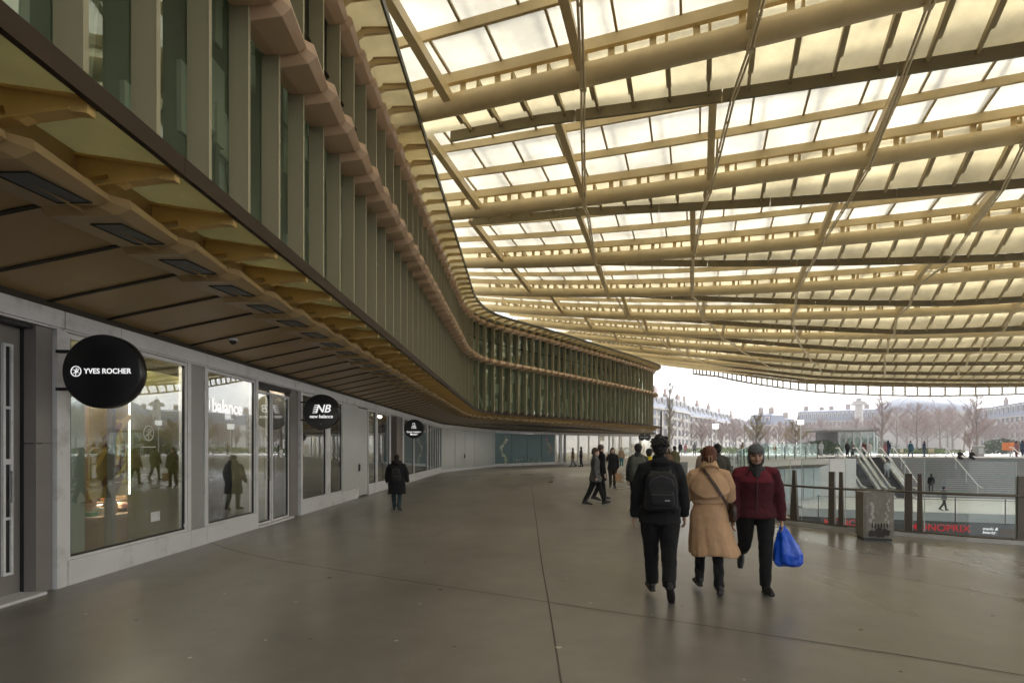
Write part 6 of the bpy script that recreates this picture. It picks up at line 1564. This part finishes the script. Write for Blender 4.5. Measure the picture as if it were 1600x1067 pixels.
# ---- houses
m_st = mat('pale limestone', (.36,.335,.30), .8, var=.10, vscale=.4); m_st2 = mat('cream render', (.44,.415,.38), .8, var=.08, vscale=.3)
m_zinc = mat('blue grey zinc roof', (.13,.15,.20), .55, var=.12, vscale=.4); m_win = mat('house window glass', (.10,.11,.13), .2); m_chim = mat('chimney brick', (.35,.27,.23), .9)
def house(label, A, B, H, name='town_house', storeys=5, bays=6, wall=None, attic=3.2, dep=10, seed=0, chim=2, cat='house', group=None):
    A, B = V(A), V(B); t_ = (B-A); Lh = t_.length; t_.normalize(); n = V((t_.y,-t_.x,0)); rn = random.Random(seed)
    if n.dot(-A) < 0: n = -n
    t = thing(name, label, cat, (A+B)/2, group=group); Q = lambda x, d, z: A+t_*x+n*d+V((0,0,z))
    def bx(mb, x0,x1,d0,d1,z0,z1,m=0): mb.hexa([Q(x0,d0,z0),Q(x0,d1,z0),Q(x1,d1,z0),Q(x1,d0,z0),Q(x0,d0,z1),Q(x0,d1,z1),Q(x1,d1,z1),Q(x1,d0,z1)], m)
    b = MB(); bx(b, 0,Lh,-dep,0,0,H); sh_ = H/storeys
    for s_ in range(1,storeys): bx(b, 0,Lh,.005,.15,s_*sh_-.12,s_*sh_+.05)
    bx(b, -.2,Lh+.2,.005,.5,H-.35,H-.01); b.build('wall', wall or m_st, t)
    b = MB(); rings = [[Q(0,.2,H),Q(Lh,.2,H),Q(Lh,-dep,H),Q(0,-dep,H)],[Q(.2,-.9,H+attic*.8),Q(Lh-.2,-.9,H+attic*.8),Q(Lh-.2,-dep+.9,H+attic*.8),Q(.2,-dep+.9,H+attic*.8)],[Q(1,-dep*.45,H+attic),Q(Lh-1,-dep*.45,H+attic),Q(Lh-1,-dep*.55,H+attic),Q(1,-dep*.55,H+attic)]]
    b.loft(rings, sm=False); rf_ = b.build('roof', m_zinc, t)
    for q in range(chim):
        b = MB(); x = Lh*(q+.15+.5*rn.random())/chim; bx(b, x,x+1.6,-dep*.5,-dep*.5+.6,H+attic*.6,H+attic+rn.uniform(.8,2.0))
        for z in range(3): bx(b, x+.2+z*.45,x+.45+z*.45,-dep*.5+.15,-dep*.5+.4,H+attic+.8,H+attic+2.3)
        b.build('chimney', m_chim, rf_)
    for q in range(bays):
        x = Lh*(q+.5)/bays; w = min(1.3, Lh/bays*.5)
        for s_ in range(storeys):
            z = s_*sh_+sh_*.22
            if bays*storeys <= 40:
                f = MB(); bx(f, x-w/2-.1,x+w/2+.1,.01,.06,z-.1,z+sh_*.62+.1); o = f.build('window', m_st2, t); f = MB(); bx(f, x-w/2,x+w/2,.07,.09,z,z+sh_*.62); f.build('pane', m_win, o)
        b = MB(); bx(b, x-w*.6,x+w*.6,-1.0,-.15,H+.3,H+attic*.68); o = b.build('dormer', m_st2, t); b = MB(); bx(b, x-w*.38,x+w*.38,-.14,-.12,H+.5,H+attic*.58); b.build('pane', m_win, o)
    if bays*storeys > 40:
        f = MB(); g = MB()
        for q in range(bays):
            x = Lh*(q+.5)/bays; w = min(1.3, Lh/bays*.5)
            for s_ in range(storeys): z = s_*sh_+sh_*.22; bx(f, x-w/2-.1,x+w/2+.1,.01,.06,z-.1,z+sh_*.62+.1); bx(g, x-w/2,x+w/2,.07,.09,z,z+sh_*.62)
        o = f.build('window_row', m_st2, t); tag(g.build('panes', m_win, o), kind='stuff'); tag(o, kind='stuff')
    return t
def hx(px, Y): return ((px-800)/850*Y, Y, 0)
def HZ(y, Y): return EYE+(HOR-y)*Y/850
rowh = [(1018,1052,104,112,614,5,4,'tall grey town house nearest the end of the arcade, behind the birch'),(1052,1076,113,122,621,5,4,'cream town house second in the row behind the birch'),(1076,1112,123,138,632,5,5,'town house with a long balcony band, third in the row'),(1112,1143,139,155,641,5,5,'town house fourth in the row, above the slim lamp'),(1143,1176,156,172,652,5,4,'low town house fifth in the row'),]
for q, (a, b_, Y0, Y1, y, st_, by, lb) in enumerate(rowh): house(lb, hx(a,Y0), hx(b_-.4,Y1), HZ(y,(Y0+Y1)/2)-3, storeys=st_, bays=by, wall=(m_st,m_st2)[q%2], seed=q, group='town houses left of the garden')
house('white gabled town house with a sloping end left of the long slate roofed block', hx(1170,186), hx(1204,180), HZ(645,183)-4, bays=3, wall=m_st2, attic=4, seed=8, group='town houses left of the garden')
house('grey town house between the gabled house and the long slate block', hx(1205,190), hx(1243,188), HZ(653,189)-3, bays=4, seed=9, group='town houses left of the garden')
house('long stone block with a blue slate attic full of pale dormers', hx(1245,212), hx(1388,196), HZ(657,205), 'palace_block', 5, 22, m_st, 4.6, 14, 12, 6, 'building')
house('stone block with a slate roof behind the trees at the right', hx(1520,168), hx(1680,118), HZ(652,150), 'palace_block', 5, 20, m_st, 4.4, 14, 13, 5, 'building')
# dark round dome and drum
t = thing('domed_hall', 'large round hall with a grey slate dome behind the bare trees', 'building', (0,0,0)); Yd = 190; cx = (1442-800)/850*Yd; R0 = 62*Yd/850; t.location = (cx, Yd, 0)
def circ(r, z, n=48): return [V((cx+r*math.cos(2*math.pi*k/n), Yd+r*math.sin(2*math.pi*k/n), z)) for k in range(n)]
zb = HZ(646,Yd); b = MB(); b.loft([circ(R0*1.0,0), circ(R0,zb)], sm=False); b.loft([circ(R0*1.03,zb-1), circ(R0*1.03,zb)]); b.build('drum', m_st, t)
b = MB(); b.loft([circ(R0*math.cos(a), zb+R0*.45*math.sin(a)) for a in (0,.25,.5,.75,1.0,1.3,1.5)]); dm = b.build('dome', mat('pale zinc dome', (.24,.26,.31), .55, var=.08, vscale=.4), t)
b = MB()
for k in range(0,48,3):
    a = 2*math.pi*k/48; b.tube([V((cx+R0*1.005*math.cos(e)*math.cos(a), Yd+R0*1.005*math.cos(e)*math.sin(a), zb+R0*.45*math.sin(e))) for e in (0,.3,.6,.9,1.2,1.5)], .22, 5)
tag(b.build('dome_ribs', mat('pale zinc rib', (.30,.33,.38), .5), dm), kind='stuff')
# stone astronomer's column
Yc = 158; t = thing('stone_column', 'tall pale stone column with a square capital rising behind the pavilion', 'column', at(1342,712,Yc)); p = at(1342,0,Yc)
def cz(y): return HZ(y,Yc)
b = MB(); b.loft([[V((p.x+r*math.cos(2*math.pi*k/20), Yc+r*math.sin(2*math.pi*k/20), z)) for k in range(20)] for z, r in ((0,1.25),(cz(690),1.2),(cz(640),1.0),(cz(633),.98))]); b.build('shaft', m_st2, t)
b = MB(); b.box((p.x,Yc,cz(631)), (2.9,2.9,.7)); b.box((p.x,Yc,cz(628)), (2.3,2.3,.5)); b.build('capital', m_st2, t); b = MB(); b.tube([V((p.x,Yc,cz(627.5))), V((p.x,Yc,cz(622)))], [.8,.6], 12); b.tube([V((p.x,Yc,cz(622))), V((p.x,Yc,cz(617)))], [.08,.04], 6); b.build('iron_cage', m_grey, t)

# ------------------------------------------------------------------ air
hz_m = bpy.data.materials.new('pale air'); hz_m.use_nodes = True; nt = hz_m.node_tree; nt.nodes.remove(nt.nodes['Principled BSDF'])
pv_ = nt.nodes.new('ShaderNodeVolumePrincipled'); pv_.inputs['Color'].default_value = (.96,.95,.97,1); pv_.inputs['Density'].default_value = .0013; pv_.inputs['Anisotropy'].default_value = .2
nt.links.new(pv_.outputs[0], nt.nodes['Material Output'].inputs['Volume'])
b = MB(); b.box((120,320,30), (1200,960,80)); tag(b.build('haze', hz_m), kind='stuff')
